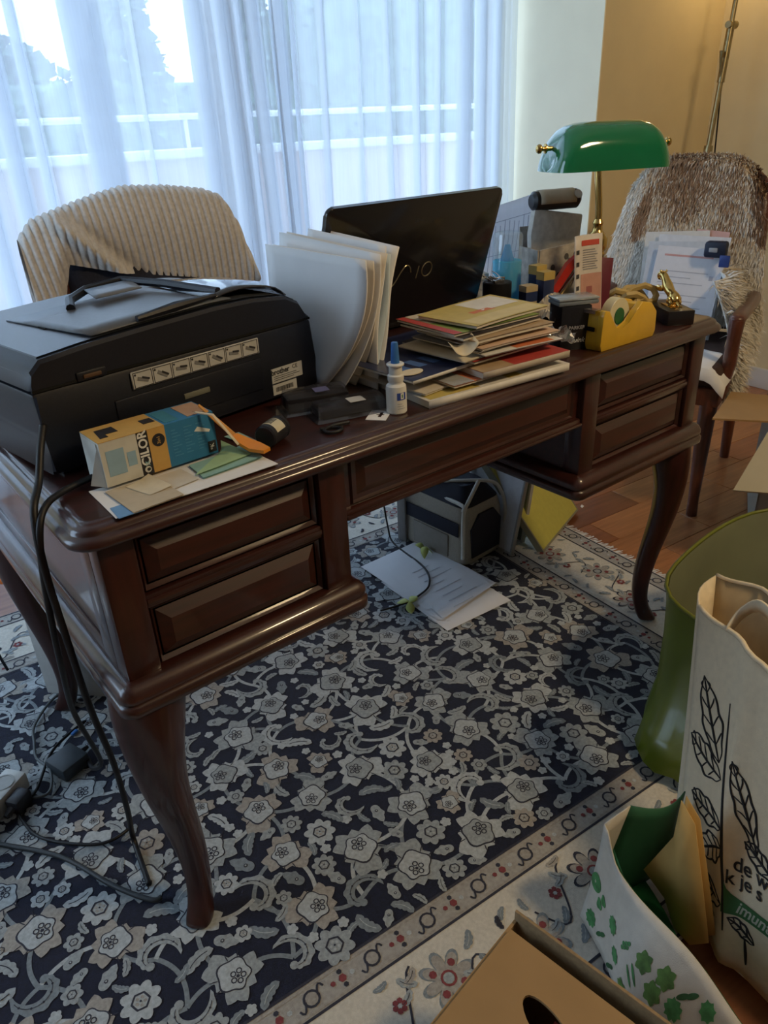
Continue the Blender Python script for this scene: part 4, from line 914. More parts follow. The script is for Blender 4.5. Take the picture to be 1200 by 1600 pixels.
for i, (x, y, h_, rz, lbl) in enumerate(((1.103, .335, .056, -10, 'small tan and navy cartridge carton beside the pen pot'), (1.137, .318, .082, -8, 'taller navy carton with gold top behind the post pile'), (1.150, .352, .090, -4, 'navy and gold carton standing right behind the taller navy one'))):
    o = thing('cartridge_box', lbl, 'box', (x, y, T), R(rz), group='ink cartridge cartons')
    build('carton', MB().box(-.015, .015, -.012, .012, 0, h_, bev=.0008), tnb if i == 0 else nvb, o)
    build('band', MB().box(-.0154, .0154, -.0124, .0124, h_ * (.42 if i == 0 else .80), h_ + .0004), nvb if i == 0 else ylb, o)
    if i == 0: build('top_flap', MB().box(-.0156, .0156, -.0126, .0126, h_ - .012, h_ + .0008), tnb, o)
# calendar sheet, folded newspaper, spectacle case
cal = thing('calendar_sheet', 'large white ruled sheet leaning behind the laptop\'s right edge', 'calendar', (0, 0, 0))
def calp(u, v): return Vector((1.098 + .185 * u + .012 * v, .535 - .03 * u - .05 * math.sin(math.pi * v * .55) * u + .012 * v, T + .001 + (.178 + .045 * u) * v))
build('sheet', MB().grid(calp, 8, 10), sheer('calendar_paper', (.86, .88, .92), .02, .35), cal, solid=.0012)
ln = MB()
for k in range(15): u0 = .06 + k * .058; ln.grid(lambda u, v: calp(u0 + .007 * u, .12 + (.70 - .015 * (k % 4)) * v) + Vector((-.0004, -.0016, 0)), 1, 8)
for v0 in (.10, .45, .82): ln.grid(lambda u, v: calp(.05 + .9 * u, v0 + .006 * v) + Vector((-.0004, -.0018, 0)), 8, 1)
build('ruled_lines', ln, cm('line_grey', (.36, .38, .46)), cal)
npz = cm('newsprint', (.42, .39, .35), .85, .25, 60); npd = cm('newsprint_photo', (.14, .08, .075), .8, .5, 50)
mg = thing('magazine_holder', 'grey card holder with magazines standing behind the brass lamp', 'magazine holder', (1.302, .415, T), R(-20))
build('front', MB().prism([(-.085, 0), (.070, 0), (.070, .095), (.078, .098), (.082, .128), (.010, .118), (-.080, .108)], -.002, .002, M=Matrix.Translation((0, -.045, 0)) @ Matrix.Rotation(R(90), 4, 'X')), npz, mg)
build('side', MB().box(-.085, -.082, -.045, .045, 0, .108), npz, mg); build('side', MB().box(.067, .070, -.045, .045, 0, .095), npz, mg)
build('back', MB().box(-.085, .070, .042, .045, 0, .150), npz, mg)
build('front_print', MB().prism([(-.080, .002), (.066, .002), (.066, .040), (.0, .046), (-.080, .030)], -.0006, .0006, M=Matrix.Translation((0, -.0478, 0)) @ Matrix.Rotation(R(90), 4, 'X')), npd, mg)
for k, (x, z) in enumerate(((-.046, .068), (-.012, .090), (.012, .094), (.042, .088), (-.03, .05))): build('print_spot', MB().lathe([(.0055, 0), (.0055, .0008)], 10, M=on_face(x, -.0474, z) @ Matrix.Diagonal((1, 1.3, 1, 1))), cm('spot_dark', (.08, .075, .075)), mg)
tag(build('folded_newspaper', MB().prism([(-.070, 0), (.040, 0), (.050, .10), (.055, .165), (-.070, .185), (-.078, .13)], -.010, .010, M=Matrix.Translation((1.302, .423, T + .006)) @ Matrix.Rotation(R(-20), 4, 'Z') @ Matrix.Rotation(R(90), 4, 'X'), bev=.003), cm('newsprint_light', (.60, .58, .54), .85, .12, 80)), 'folded newspaper standing in the grey card holder', 'newspaper')
sc_ = thing('spectacle_case', 'tan and black spectacle case lying across the folded newspaper', 'case', (1.292, .428, T + .206), R(-20))
build('body', MB().tube([(-.064, 0, 0), (-.058, 0, 0), (.050, 0, .000), (.058, 0, 0)], [.014, .021, .021, .013], 18), cm('case_black', (.025, .025, .028), .35), sc_)
build('lid', MB().grid(lambda u, v: (-.050 + .090 * u, -.0225 * math.cos(R(-15 + 115 * v)), .0225 * math.sin(R(-15 + 115 * v))), 6, 8), cm('case_tan', (.46, .37, .26), .5), sc_, solid=.0015)
build('clasp', MB().lathe([(.006, 0), (.010, .001), (.010, .003), (.006, .003)], 16, M=Matrix.Translation((.044, -.018, .010)) @ Matrix.Rotation(R(60), 4, 'X')), stl, sc_)
stp = thing('stapler', 'red and chrome stapler leaning on the card holder', 'stapler', (1.205, .345, T + .001), rot=(R(0), R(-52), R(-30)))
build('lower_arm', MB().box(0, .115, -.008, .008, 0, .008, bev=.002), stl, stp); build('upper_arm', MB().loft([[(x, s * .009, z0 + q * h_) for s, q in ((-1, 0), (1, 0), (1, 1), (-1, 1))] for x, z0, h_ in ((.0, .010, .010), (.02, .012, .016), (.08, .016, .018), (.115, .018, .008))]), cm('stapler_red', (.50, .03, .025), .3, coat=.4), stp)
build('pivot', MB().tube([(.108, -.011, .014), (.108, .011, .014)], .009, 14), stl, stp)
for i, (x, y, rz, lean, m, w_, h_, lbl, nm) in enumerate(((1.232, .350, -25, 22, cm('card_olive', (.34, .32, .24), .7), .028, .092, 'narrow olive card leaning beside the red stapler', 'card'), (1.262, .338, -32, 28, cm('card_grey', (.36, .35, .33), .7), .034, .10, 'grey printed card leaning between the stapler and the pink leaflet', 'card'), (1.235, .300, -18, 40, cm('card_brown', (.20, .10, .075), .7, .4, 60), .040, .060, 'brown flyer leaning low beside the red stapler', 'flyer'))):
    tag(build(nm, MB().box(-w_ / 2, w_ / 2, -.001, .001, 0, h_), m, loc=(x, y, T + .002), rot=(R(-10), R(lean), R(rz))), lbl, nm, 'cards by the stapler')
def crum2(u, v): return (1.075 + .075 * u, .225 + .05 * v, T + .088 + .010 * math.sin(u * 7 + v * 3) + .012 * math.cos(v * 6) - .02 * v)
tag(build('crumpled_tissue', MB().grid(lambda u, v: (1.055 + .080 * u, .232 + .055 * v, T + .004 + .045 * math.sin(math.pi * u) ** .6 * math.sin(math.pi * v) ** .6 + .008 * math.sin(u * 13 + v * 8)), 12, 9, smooth=False), cm('tissue_cream', (.60, .52, .40), .9)), 'crumpled cream tissue behind the post pile', 'tissue')
rb = MB()
for k in range(5): rb.tube([(1.205 + .05 * math.cos(t * .5 + k) * (.6 + .1 * k), .145 + .026 * math.sin(t * .5 + k * 2), T + .012 + .030 * (.5 + .5 * math.sin(t * .9 + k * 1.3)) + .004 * k) for t in range(14)], .007, 6)
tag(build('gold_ribbon', rb, cm('ribbon_gold', (.44, .32, .12), .5)), 'tangle of gold gift ribbon behind the yellow tape dispenser', 'ribbon')
tag(build('burgundy_booklet', MB().box(-.022, .022, -.003, .003, 0, .125, bev=.0008), cm('booklet_burgundy', (.12, .015, .03), .45), loc=(1.116, .165, T + .001), rot=(R(-8), R(6), R(-25))), 'narrow burgundy booklet standing behind the pink leaflet', 'booklet')
tag(build('grey_eraser', MB().box(-.016, .016, -.010, .010, 0, .018, bev=.003), cm('eraser_slate', (.06, .075, .09), .5), loc=(1.118, .105, T + .0005), rot=(0, 0, R(-30))), 'small slate-grey sharpener behind the tape dispenser', 'sharpener')

# ------------------------------------------------------------------ armchair with fleece throw behind the desk
navf = cm('upholstery_navy', (.018, .02, .035), .8, .2, 200, bump=.3, bscale=900); cwood = cm('chair_mahogany', (.10, .030, .016), .35, .3, 8, stretch=(12, 12, 1), coat=.4)
def armchair(name, label, loc, rz, w_, arm_z, top_z, uph):
    c = thing(name, label, 'chair', loc, rz)
    h = w_ / 2
    build('seat', MB().box(-h + .01, h - .01, -.25, .22, .40, .47, bev=.025, seg=3), uph, c)
    build('seat_rail', MB().box(-h, h, -.26, .24, .36, .415, bev=.008), cwood, c)
    for s in (-1, 1):
        build('leg', MB().tube([(s * (h - .03), -.235, .39), (s * (h - .03), -.24, .25), (s * (h - .027), -.245, .06), (s * (h - .025), -.247, 0)], [.026, .024, .016, .017], 10), cwood, c)
        build('leg', MB().tube([(s * (h - .03), .215, .40), (s * (h - .03), .235, .2), (s * (h - .03), .27, 0)], [.024, .02, .016], 10), cwood, c)
        build('back_post', MB().tube([(s * (h - .03), .215, .38), (s * (h - .035), .235, .65), (s * (h - .05), .285, top_z - .10), (s * (h - .08), .30, top_z - .03)], [.024, .022, .022, .02], 10), cwood, c)
        if arm_z:
            build('arm', MB().loft([[(s * (h + dx) + q * .026, y, arm_z + dz + e * .016) for q, e in ((-1, -1), (1, -1), (1, 1), (-1, 1))] for y, dx, dz in ((-.205, .0, 0), (-.17, 0, .004), (0, -.002, .0), (.15, -.012, -.006), (.255, -.03, -.004))]), cwood, c, sub=1, ang=180)
            build('arm_post', MB().tube([(s * (h - .02), -.20, .37), (s * (h - .004), -.165, .47), (s * h, -.19, .55), (s * h, -.185, arm_z)], [.024, .020, .019, .022], 10), cwood, c)
    build('crest_rail', MB().tube(smooth_path([(-h + .06, .298, top_z - .05), (-h * .5, .302, top_z - .005), (0, .304, top_z + .012), (h * .5, .302, top_z - .005), (h - .06, .298, top_z - .05)], 5), .022, 10), cwood, c)
    build('backrest', MB().grid(lambda u, v: ((-h + .06) + (w_ - .12) * u, .255 + .04 * v - .025 * math.sin(math.pi * u) * math.sin(math.pi * v), .47 + (top_z - .49) * v), 8, 8), uph, c, solid=.045)
    return c
ch1 = armchair('desk_chair', 'dark upholstered wooden chair behind the desk under the fleece throw', (.545, .865, .0138), R(-10), .52, 0, .955, navf)
flm = cm('fleece_cream', (.68, .645, .60), .95, .12, 120, sheen=.6, bump=.5, bscale=700)
def prof(tab, x):
    if x <= tab[0][0]: return tab[0][1]
    for (a, b), (c, d) in zip(tab, tab[1:]):
        if a <= x <= c: return b + (d - b) * (x - a) / (c - a)
    return tab[-1][1]
TOPZ = [(-.285, .93), (-.25, .968), (-.18, .99), (-.10, 1.012), (-.03, 1.026), (.07, 1.02), (.16, 1.006), (.205, .988), (.235, .93), (.275, .80)]
BOTZ = [(-.285, .62), (-.235, .66), (-.215, .80), (-.19, .872), (-.12, .852), (-.055, .836), (.12, .805), (.275, .776)]
def throw(u, v):
    x = -.285 + .56 * u; zt = prof(TOPZ, x); zb = min(prof(BOTZ, x), zt - .02); xr = x
    if v < .6:
        t = v / .6; z = zb + (zt - zb) * (1 - (1 - t) ** 1.25); y = -.030 - .022 * math.sin(math.pi * t) - .012 * (1 - t)
        if t > .85: y += .03 * ((t - .85) / .15) ** 2
    else:
        t = (v - .6) / .4; z = zt - (zt - .62) * t * t - .004 * t; y = .0 + .055 * min(1, t * 3)
    s = x + .30 * (z - .9) * .35
    rib = .0075 * abs(math.sin(s * math.pi / .0165)) ** .7
    q_ = (x + .205 - (.975 - z) * .95) / .022; fold = (.026 * math.exp(-q_ * q_) - .010 * math.exp(-(q_ - 1.6) ** 2)) * (1 if v < .6 else 0)
    return (xr + .02 * (z - .9) * (x / .28), y - rib - fold, z + rib * (1 if .5 < v < .7 else 0))
ft = thing('fleece_throw', 'cream ribbed fleece throw draped over the chair behind the printer', 'throw', (.6, 1.15, 0), R(-10)); build('cloth', MB().grid(throw, 300, 34), flm, ft, ang=180)

# ------------------------------------------------------------------ armchair with fur at the right
ch2 = armchair('armchair', 'dark wooden armchair with curved arms under the fur, right of the desk', (2.035, .575, 0), R(-72), .50, .60, .96, cm('upholstery_brown', (.05, .025, .018), .8))
furW = cm('fur_white', (.78, .74, .66), .9, .1, 60); furB = cm('fur_brown', (.36, .23, .14), .9, .25, 60); furT = cm('fur_tan', (.62, .49, .34), .9, .15, 60); furD = cm('fur_dark', (.20, .12, .075), .9, .2, 60)
def fur_surface(u, v):
    """pelt over the chair back: u across, v from the seat up over the crest and down behind"""
    x = -.265 + .51 * u
    wdt = 1.0
    if v < .72:
        t = v / .72; z = .50 + .485 * t - .10 * (2 * u - 1) ** 4 * t; y = .185 + .075 * t - .01 * math.sin(5 * u + 3 * t)
        x *= 1.12 - .30 * t
    else:
        t = (v - .72) / .28; z = .985 - .10 * (2 * u - 1) ** 4 + .022 * math.sin(math.pi * min(1, t * 2)) - .22 * t * t; y = .26 + .09 * min(1, 2.2 * t); x *= .82
    return Vector((x, y, z))
def strands(fn, n, seed, pick, ln=(.025, .05), droop=.7, out=Vector((0, -1, 0))):
    rr = random.Random(seed); mb = MB()
    for i in range(n):
        u, v = rr.random(), rr.random(); p_ = fn(u, v); e = .02
        du = fn(min(1, u + e), v) - fn(max(0, u - e), v); dv = fn(u, min(1, v + e)) - fn(u, max(0, v - e)); nn = du.cross(dv)
        if nn.length < 1e-9: continue
        nn.normalize()
        if nn.dot(out) < 0 and v < .7: nn = -nn
        L_ = rr.uniform(*ln); d = (nn * rr.uniform(.35, .8) - dv.normalized() * droop + Vector((rr.gauss(0, .35), rr.gauss(0, .25), rr.gauss(0, .25)))).normalized()
        s = d.cross(nn); s = (s.normalized() if s.length > 1e-6 else du.normalized()) * rr.uniform(.0012, .0026)
        q = p_ + d * L_ * .6; r_ = p_ + d * L_ - Vector((0, 0, .012 * rr.random()))
        mb.add([p_ - s, p_ + s, q + s * .7, q - s * .7, r_], [(0, 1, 2, 3), (3, 2, 4)], pick(u, v, rr), True)
    return mb
def fpick(u, v, rr):
    n = .08 * math.sin(u * 14 + v * 9) + .11 * rr.gauss(0, 1)
    if .72 < u + n * .4 < .80: return 1 if v > .34 else 0
    if .90 < u + n * .3 and v > .45: return 3
    d = ((u - .44) / .20) ** 2 + ((v - .64) / .13) ** 2 + n * 3
    if d < 2.2 and rr.random() < max(0., min(.9, 1.15 - d * .55)): return 1 if rr.random() < .85 else 3
    if (u - .17) ** 2 / .003 + (v - .52) ** 2 / .018 + n < 1: return 1
    if v < .40 or u < .13: return 0
    return 2 if rr.random() < .6 else 0
pelt = thing('fur_pelt', 'brown and white fur pelt draped over the back of the armchair', 'fur', (2.035, .575, 0), R(-72))
build('hide', MB().grid(lambda u, v: tuple(fur_surface(u, v) + Vector((0, .006, 0))), 16, 20), furT, pelt, solid=.006)
q = build('hair', strands(fur_surface, 30000, 31, fpick, (.014, .026), .95), [furW, furB, furT, furD], pelt, ang=180); q['kind'] = 'stuff'
def flap(u, v): return Vector((.10 + .135 * math.sin(math.pi * (.12 + .5 * (1 - v))) + .02 * math.sin(7 * u), -.10 + .30 * u + .03 * v, .34 + .34 * v - .03 * math.sin(5 * u) * (1 - v)))
pel2 = thing('sheepskin', 'white sheepskin hanging down the near side of the armchair seat', 'fur', (2.035, .575, 0), R(-72))
build('hide', MB().grid(lambda u, v: tuple(flap(u, v)), 8, 10), furW, pel2, solid=.006)
q = build('hair', strands(flap, 9000, 32, lambda u, v, rr: 0 if rr.random() < .93 else 2, (.025, .055), .5, Vector((1, -.2, 0))), [furW, furB, furT, furD], pel2, ang=180); q['kind'] = 'stuff'
# post on the armchair seat
for i, (x, y, w_, h_, lean, rz, m, lbl) in enumerate((
    (.030, .030, .21, .285, 17, 2, cm('letter_white', (.66, .66, .70), .8, .03), 'large white printed letter in front on the armchair seat'),
    (.018, .050, .225, .30, 17, -2, cm('letter_grey', (.52, .55, .60), .8), 'blue-grey sheet right behind the printed letter on the armchair'),
    (.028, .066, .22, .315, 16, 1, cm('letter_pale', (.62, .63, .66), .8), 'pale sheet in the middle of the armchair post'),
    (-.01, .082, .20, .325, 16, -3, cm('letter_ivory', (.64, .61, .56), .8), 'ivory sheet standing high at the back of the armchair post'),
    (.060, .090, .10, .330, 16, 4, cm('letter_pink', (.60, .38, .36), .7), 'narrow pink-topped envelope at the back of the armchair post'))):
    c = thing('letter', lbl, 'letter', (2.035, .575, 0), R(-72), 'post on the armchair seat')
    M = Matrix.Translation((x, y, .472)) @ Matrix.Rotation(R(rz), 4, 'Y') @ Matrix.Rotation(R(-lean), 4, 'X')
    b = build('sheet', MB().box(-w_ / 2, w_ / 2, -.001, .001, 0, h_, M=M), m, c)
    if i == 0:
        tl = MB(); pnk = MB()
        for k in range(7): tl.box(-.085, -.085 + (.15, .12, .16, .05, .14, .10, .15)[k], -.0016, -.001, .10 + k * .018, .103 + k * .018, M=M)
        build('printed_lines', tl, cm('line_pale', (.42, .43, .48)), b); build('printed_heading', MB().box(-.08, .07, -.0016, -.001, .255, .261, M=M), cm('print_salmon', (.55, .30, .28)), b)
        build('printed_stamp', MB().box(.07, .082, -.0016, -.001, .19, .204, M=M), cm('line_grey', (.36, .38, .46)), b)
o = thing('camera_pouch', 'small navy pouch wedged at the top of the armchair post', 'pouch', (2.035, .575, 0), R(-72))
build('pouch', MB().box(.085, .150, .055, .095, .725, .772, bev=.008), cm('pouch_navy', (.012, .02, .05), .5), o); build('buckle', MB().box(.100, .125, .052, .056, .742, .755, bev=.002), cm('buckle_grey', (.30, .33, .38), .4), o)
build('blue_tab', MB().box(.135, .165, .050, .056, .700, .735, bev=.002), cm('tab_blue', (.03, .06, .25), .4), o)
ws = thing('white_cloth', 'white cloth lying on the front corner of the armchair seat', 'cloth', (2.035, .575, 0), R(-72)); build('cloth', MB().grid(lambda u, v: (.03 + .23 * u, -.275 + .20 * v, .478 + .006 * math.sin(6 * u) - (.05 * max(0, u - .8) * 5 if u > .8 else 0) - (.03 if v < .1 else 0)), 12, 10), paperm, ws, solid=.002)
# brass floor lamp behind the armchair
fl_ = thing('floor_lamp', 'slim brass floor lamp pole rising behind the fur in the corner', 'floor lamp', (2.86, 1.02, 0))
build('base', MB().lathe([(0, 0), (.12, 0), (.125, .006), (.11, .016), (.02, .024), (.012, .05)], 28), brass, fl_)
agb = cm('aged_brass', (.34, .27, .14), .35, .15, 40, metal=.9)
def fp(z, dx=0., dy=0.): return (z * .0875 + dx, dy, z)
build('pole', MB().tube([fp(.02), fp(.96)], .011, 12).tube([fp(.96), fp(1.0)], .017, 12).tube([fp(1.0), fp(1.22)], .010, 12).tube([fp(1.22), fp(1.42)], .014, 12), agb, fl_)
build('upper_pole', MB().tube([fp(1.42), fp(1.80)], .009, 12), agb, fl_)
build('joint_knob', MB().tube([fp(1.41, -.024), fp(1.41, .03)], [.012, .014], 12), agb, fl_); build('lever', MB().tube([fp(1.22, -.004), fp(1.30, -.030), fp(1.325, -.03)], [.004, .005, .010], 8), agb, fl_)
build('cord', MB().tube([fp(1.20, .012), fp(1.08, .035), fp(.95, .06), fp(.6, .08), fp(.03, .10)], .003, 6), cablem, fl_)
build('lamp_shade', MB().grid(lambda u, v: (.158 + (.17 - .07 * v) * math.cos(2 * math.pi * u), (.17 - .07 * v) * math.sin(2 * math.pi * u), 1.72 + .23 * v), 36, 2, closed=True), cm('shade_linen', (.62, .52, .34), .9), fl_, solid=.003)

# the floor lamp is switched on; its bulb sits inside the shade above the frame
build('bulb', MB().lathe([(0, 1.79), (.012, 1.80), (.028, 1.83), (.03, 1.85), (.02, 1.875), (0, 1.885)], 16, M=Matrix.Translation((.158, 0, 0))), cm('bulb_frosted', (.75, .74, .70), .5), fl_)
light('floor_lamp_light', 'POINT', (2.86 + .158, 1.02, 1.755), 1.7, (1.0, 0.76, 0.42), shadow_soft_size=.05)
# ------------------------------------------------------------------ under and beside the desk
RG = .0142                                           # level of the rug's surface
def wpt(o, ang, x, y):
    a = R(ang); return (o[0] + x * math.cos(a) - y * math.sin(a), o[1] + x * math.sin(a) + y * math.cos(a))
for i, (cs, lbl, dz) in enumerate((
    (((.872, .345), (1.086, .330), (1.10, .62), (.890, .63)), 'white paper sheet sticking out lowest of the sheets under the desk', 0),
    (((.884, .395), (.905, .372), (.90, .60), (.885, .60)), 'pale paper edge showing at the left of the floor sheets', .0015),
    (((.890, .440), (1.10, .452), (1.112, .728), (.895, .728)), 'white paper sheet lying farthest back on the floor', .0025),
    (((.896, .385), (1.112, .408), (1.105, .675), (.93, .640)), 'printed white sheet on top of the floor papers under the desk', .004))):
    o = sheet('floor_paper', cs, lbl, cm('floor_paper_white', (.76, .77, .80), .8, .02, 20), RG + dz, .004 if i == 3 else 0, group='papers on the rug under the desk')
    if i == 3:
        tl = MB()
        for k in range(7): tl.box(.96 + .003 * k, .96 + .003 * k + (.10, .07, .09, .05, .10, .08, .06)[k], .43 + .028 * k, .4325 + .028 * k, RG + .0062, RG + .0066)
        tl.box(.95, 1.02, .402, .4045, RG + .0062, RG + .0066)
        build('printed_lines', tl, cm('line_pale_floor', (.58, .60, .66)), o)
leafm = cm('petal_green', (.50, .55, .16), .6)
for i, (x, y, rz, lbl) in enumerate(((1.075, .655, 110, 'yellow-green withered leaf standing on the floor papers'), (.872, .490, 10, 'yellow-green withered leaf on the rug left of the floor papers'))):
    o = thing('withered_leaf', lbl, 'leaf', (x, y, RG + (.007 if i == 0 else .001)), R(rz), 'withered leaves')
    for k in range(3): build('lobe', MB().grid(lambda u, v: (.034 * u * math.cos(k * 2.0) - .024 * (v - .5) * math.sin(math.pi * u) * math.sin(k * 2.0), .034 * u * math.sin(k * 2.0) + .024 * (v - .5) * math.sin(math.pi * u) * math.cos(k * 2.0), .006 + (.018 if i == 0 else .008) * math.sin(2.5 * u + k)), 6, 2), leafm, o, solid=.001)
# soft carrier bag -------------------------------------------------------------
cbx = thing('carrier_bag', 'beige and black soft carrier bag standing under the desk', 'bag', (1.105, .525, RG), R(3))
bgm = cm('bag_beige', (.36, .33, .27), .8, .08, 200, bump=.3, bscale=900); bnv = cm('bag_navy', (.012, .014, .028), .75, .2, 300, bump=.3, bscale=1200); bpp = cm('bag_piping', (.55, .53, .47), .7)
def cring(z, ins): return [Vector((p[0], p[1], z)) for p in rrect(ins, .175 - ins, ins * .8, .275 - ins * .8, .028, 0, 4)]
build('body', MB().loft([cring(0, .006), cring(.012, 0), (cring(.14, .004)), cring(.175, .012)]), bgm, cbx)
build('top_cover', MB().loft([[Vector((p.x, p.y, .176)) for p in cring(0, .012)], [Vector((p.x, p.y, .188)) for p in cring(0, .02)], [Vector((p.x * .8 + .02, p.y * .86 + .02, .222)) for p in cring(0, .035)]]), bnv, cbx)
build('left_panel', MB().box(-.003, .002, .06, .20, .015, .085, bev=.002).box(-.0035, .001, .02, .26, .092, .135, bev=.002, mi=1), [cm('bag_pocket', (.24, .22, .19), .8), bnv], cbx)
build('front_window', MB().prism([(.032, .02), (.148, .02), (.152, .11), (.12, .15), (.06, .15), (.028, .11)], -.003, .003, M=Matrix.Rotation(R(90), 4, 'X')), bnv, cbx)
for pts in (((.0, .27, .176), (.01, .25, .20), (.03, .16, .178), (.01, .02, .19), (.0, .006, .178)), ((.0, .004, .03), (-.002, .002, .10), (.002, .004, .172), (.03, .008, .205), (.09, .03, .232))): build('piping', MB().tube(smooth_path(pts, 5), .0055, 8), bpp, cbx)
build('piping', MB().tube(smooth_path([(.172, .004, .02), (.174, .0, .12), (.160, .006, .185), (.12, .02, .226), (.04, .12, .222), (.03, .21, .215)], 5), .005, 8), bpp, cbx)
build('strap', MB().box(-.012, -.004, .225, .26, .0, .21, bev=.003), cm('strap_grey', (.20, .19, .18), .8), cbx)
cable('thin_cord', [(1.062, .83, .16), (1.055, .80, .06), (1.045, .76, RG + .006), (1.02, .60, RG + .008), (.97, .52, RG + .010), (.91, .50, RG + .008), (.86, .505, RG + .004), (.80, .52, RG + .004)], .0028, 'thin black cord curling over the floor papers under the desk')
# boards leaning below the right pedestal -----------------------------------------
def board(name, loc, rz, w_, h_, th, lean, m, edge, label, cat='board'):
    o = thing(name, label, cat, loc, R(rz)); M = Matrix.Rotation(R(-lean), 4, 'X')
    build('panel', MB().box(.004, w_ - .004, .0005, th, .004, h_ - .004, M=M), m, o); f = MB()
    for (a, b, c, d) in ((0, .006, 0, h_), (w_ - .006, w_, 0, h_), (.006, w_ - .006, 0, .006), (.006, w_ - .006, h_ - .006, h_)): f.box(a, b, 0, th + .003, c, d, M=M)
    build('edge_frame', f, edge, o); return o
alu = cm('frame_grey', (.34, .34, .33), .45)
board('display_board', (1.268, .86, .0145), -92, .375, .40, .010, 12, cm('panel_white', (.62, .63, .66), .7), alu, 'white panel leaning upright behind the carrier bag', 'panel')
board('framed_print', (1.330, .83, .0145), -90, .32, .40, .010, 9, cm('print_navy_green', (.10, .13, .12), .6, .6, 14), alu, 'dark framed print standing between the white panel and the yellow board', 'picture')
board('yellow_board', (1.337, .432, .0145), 19, .30, .36, .016, 38, cm('board_yellow_green', (.50, .46, .10), .75, .05), cm('frame_olive', (.24, .23, .17), .5), 'yellow-green board leaning back under the right pedestal')
cr1 = MB()
for k, (x, y) in enumerate(((1.66, .545), (1.64, .58))):
    tag(build('paper_scrap', MB().add([(0, 0, 0), (.014, .003, .001), (.010, .010, .006), (.001, .008, .003), (.006, .005, -.0)], [(0, 1, 2, 3), (0, 4, 1)]), paperm, loc=(x, y, .0008), rot=(0, 0, k * 1.3), solid=.0008 - .0003 * k), ('larger white paper scrap on the bare floorboards right of the yellow board', 'tiny white crumb left of the larger paper scrap on the floorboards')[k], 'scrap', 'paper scraps on the floorboards')
# pale box, power strip, adapter, cables at the left -------------------------------
wb = thing('pale_box', 'pale grey box standing behind the far left desk leg', 'box', (.036, .786, RG), R(-47))
build('carton', MB().box(0, .17, 0, .22, 0, .27, bev=.003), cm('box_pale_grey', (.46, .46, .44), .7), wb); build('lid', MB().box(-.003, .173, -.003, .223, .225, .272, bev=.003), cm('box_lid_grey', (.52, .52, .50), .7), wb)
tag(build('orange_folder', MB().box(-.10, .10, -.07, .07, 0, .010, bev=.001), cm('folder_orange', (.75, .18, .03), .6), loc=(.055, .915, RG + .2725), rot=(0, 0, R(-47))), 'bright orange folder lying on the pale box at the left edge', 'folder')
tag(build('floor_note', MB().box(0, .12, 0, .15, 0, .0008), paperm, loc=(-.20, .985, RG), rot=(0, 0, R(8))), 'white note lying on the rug at the far left edge', 'paper')
ps = thing('power_strip', 'white power strip lying on the rug at the left edge', 'power strip', (-.088, .545, RG), R(215))
build('housing', MB().box(0, .24, -.024, .024, 0, .040, bev=.006), cm('strip_white', (.66, .66, .62), .4), ps)
for k in range(4): build('socket', MB().lathe([(.019, 0), (.020, .001), (.017, .0012), (.016, -.004), (0, -.004)], 18, M=Matrix.Translation((.035 + k * .052, 0, .0402))), cm('strip_grey', (.40, .40, .38), .5), ps)  # sockets in a darker grey than the housing
pg = thing('plug', 'black plug in the near end of the white power strip', 'plug', (-.093, .510, RG), R(215)); build('body', MB().box(.005, .045, .0, .03, .002, .034, bev=.006), black, pg); build('strain_relief', MB().tube([(.045, .015, .018), (.062, .015, .016)], [.008, .005]), black, pg)
ad = thing('power_adapter', 'dark slate laptop power adapter lying on the rug beside the cables', 'adapter', (-.026, .505, RG), R(18)); build('housing', MB().box(0, .060, -.02, .040, 0, .030, bev=.004), cm('adapter_slate', (.035, .045, .055), .4), ad); build('cable_stub', MB().tube([(.060, .01, .015), (.078, .012, .014)], [.006, .004]), black, ad)
zz = RG + .005
cable('floor_cable', [(-.24, .52, zz), (-.163, .422, zz), (-.083, .317, zz), (-.034, .202, zz), (.004, .135, zz), (.02, .128, zz)], .0045, 'long black cable sweeping across the rug in the left foreground', cm('cable_slate', (.03, .035, .04), .5))
cable('looped_cable', [(.075, .765, zz), (.03, .745, zz), (-.02, .69, zz), (-.035, .64, zz), (-.045, .59, zz), (-.035, .53, zz + .006), (-.055, .48, zz), (-.10, .50, zz), (-.12, .52, zz)], .003, 'grey cable looping on the rug behind the power adapter', cm('cable_grey', (.10, .115, .125), .5))
cable('adapter_cable', [(-.10, .485, zz + .004), (-.07, .50, zz + .004), (-.02, .575, zz + .006), (.03, .615, zz), (.07, .63, zz)], .003, 'thin dark cable running from the power strip past the adapter')
cable('second_floor_cable', [(-.115, .47, zz), (-.105, .40, zz), (-.075, .35, zz), (-.03, .305, zz), (.0, .292, zz), (.03, .295, zz)], .003, 'thin dark cable curving on the rug between strip and near desk leg')
cable('usb_cable', [(-.06, 1.02, .45), (-.035, .98, .36), (-.03, .95, .20), (-.02, .935, .08), (-.012, .925, RG + .008)], .0034, 'black cable with plug hanging down at the far left')
tag(build('blue_clip', MB().box(0, .016, 0, .008, 0, .006, bev=.002), cm('clip_blue', (.04, .16, .45), .4), loc=(.035, .605, RG + .001), rot=(0, 0, .5)), 'tiny blue plastic clip on the rug behind the adapter', 'clip')

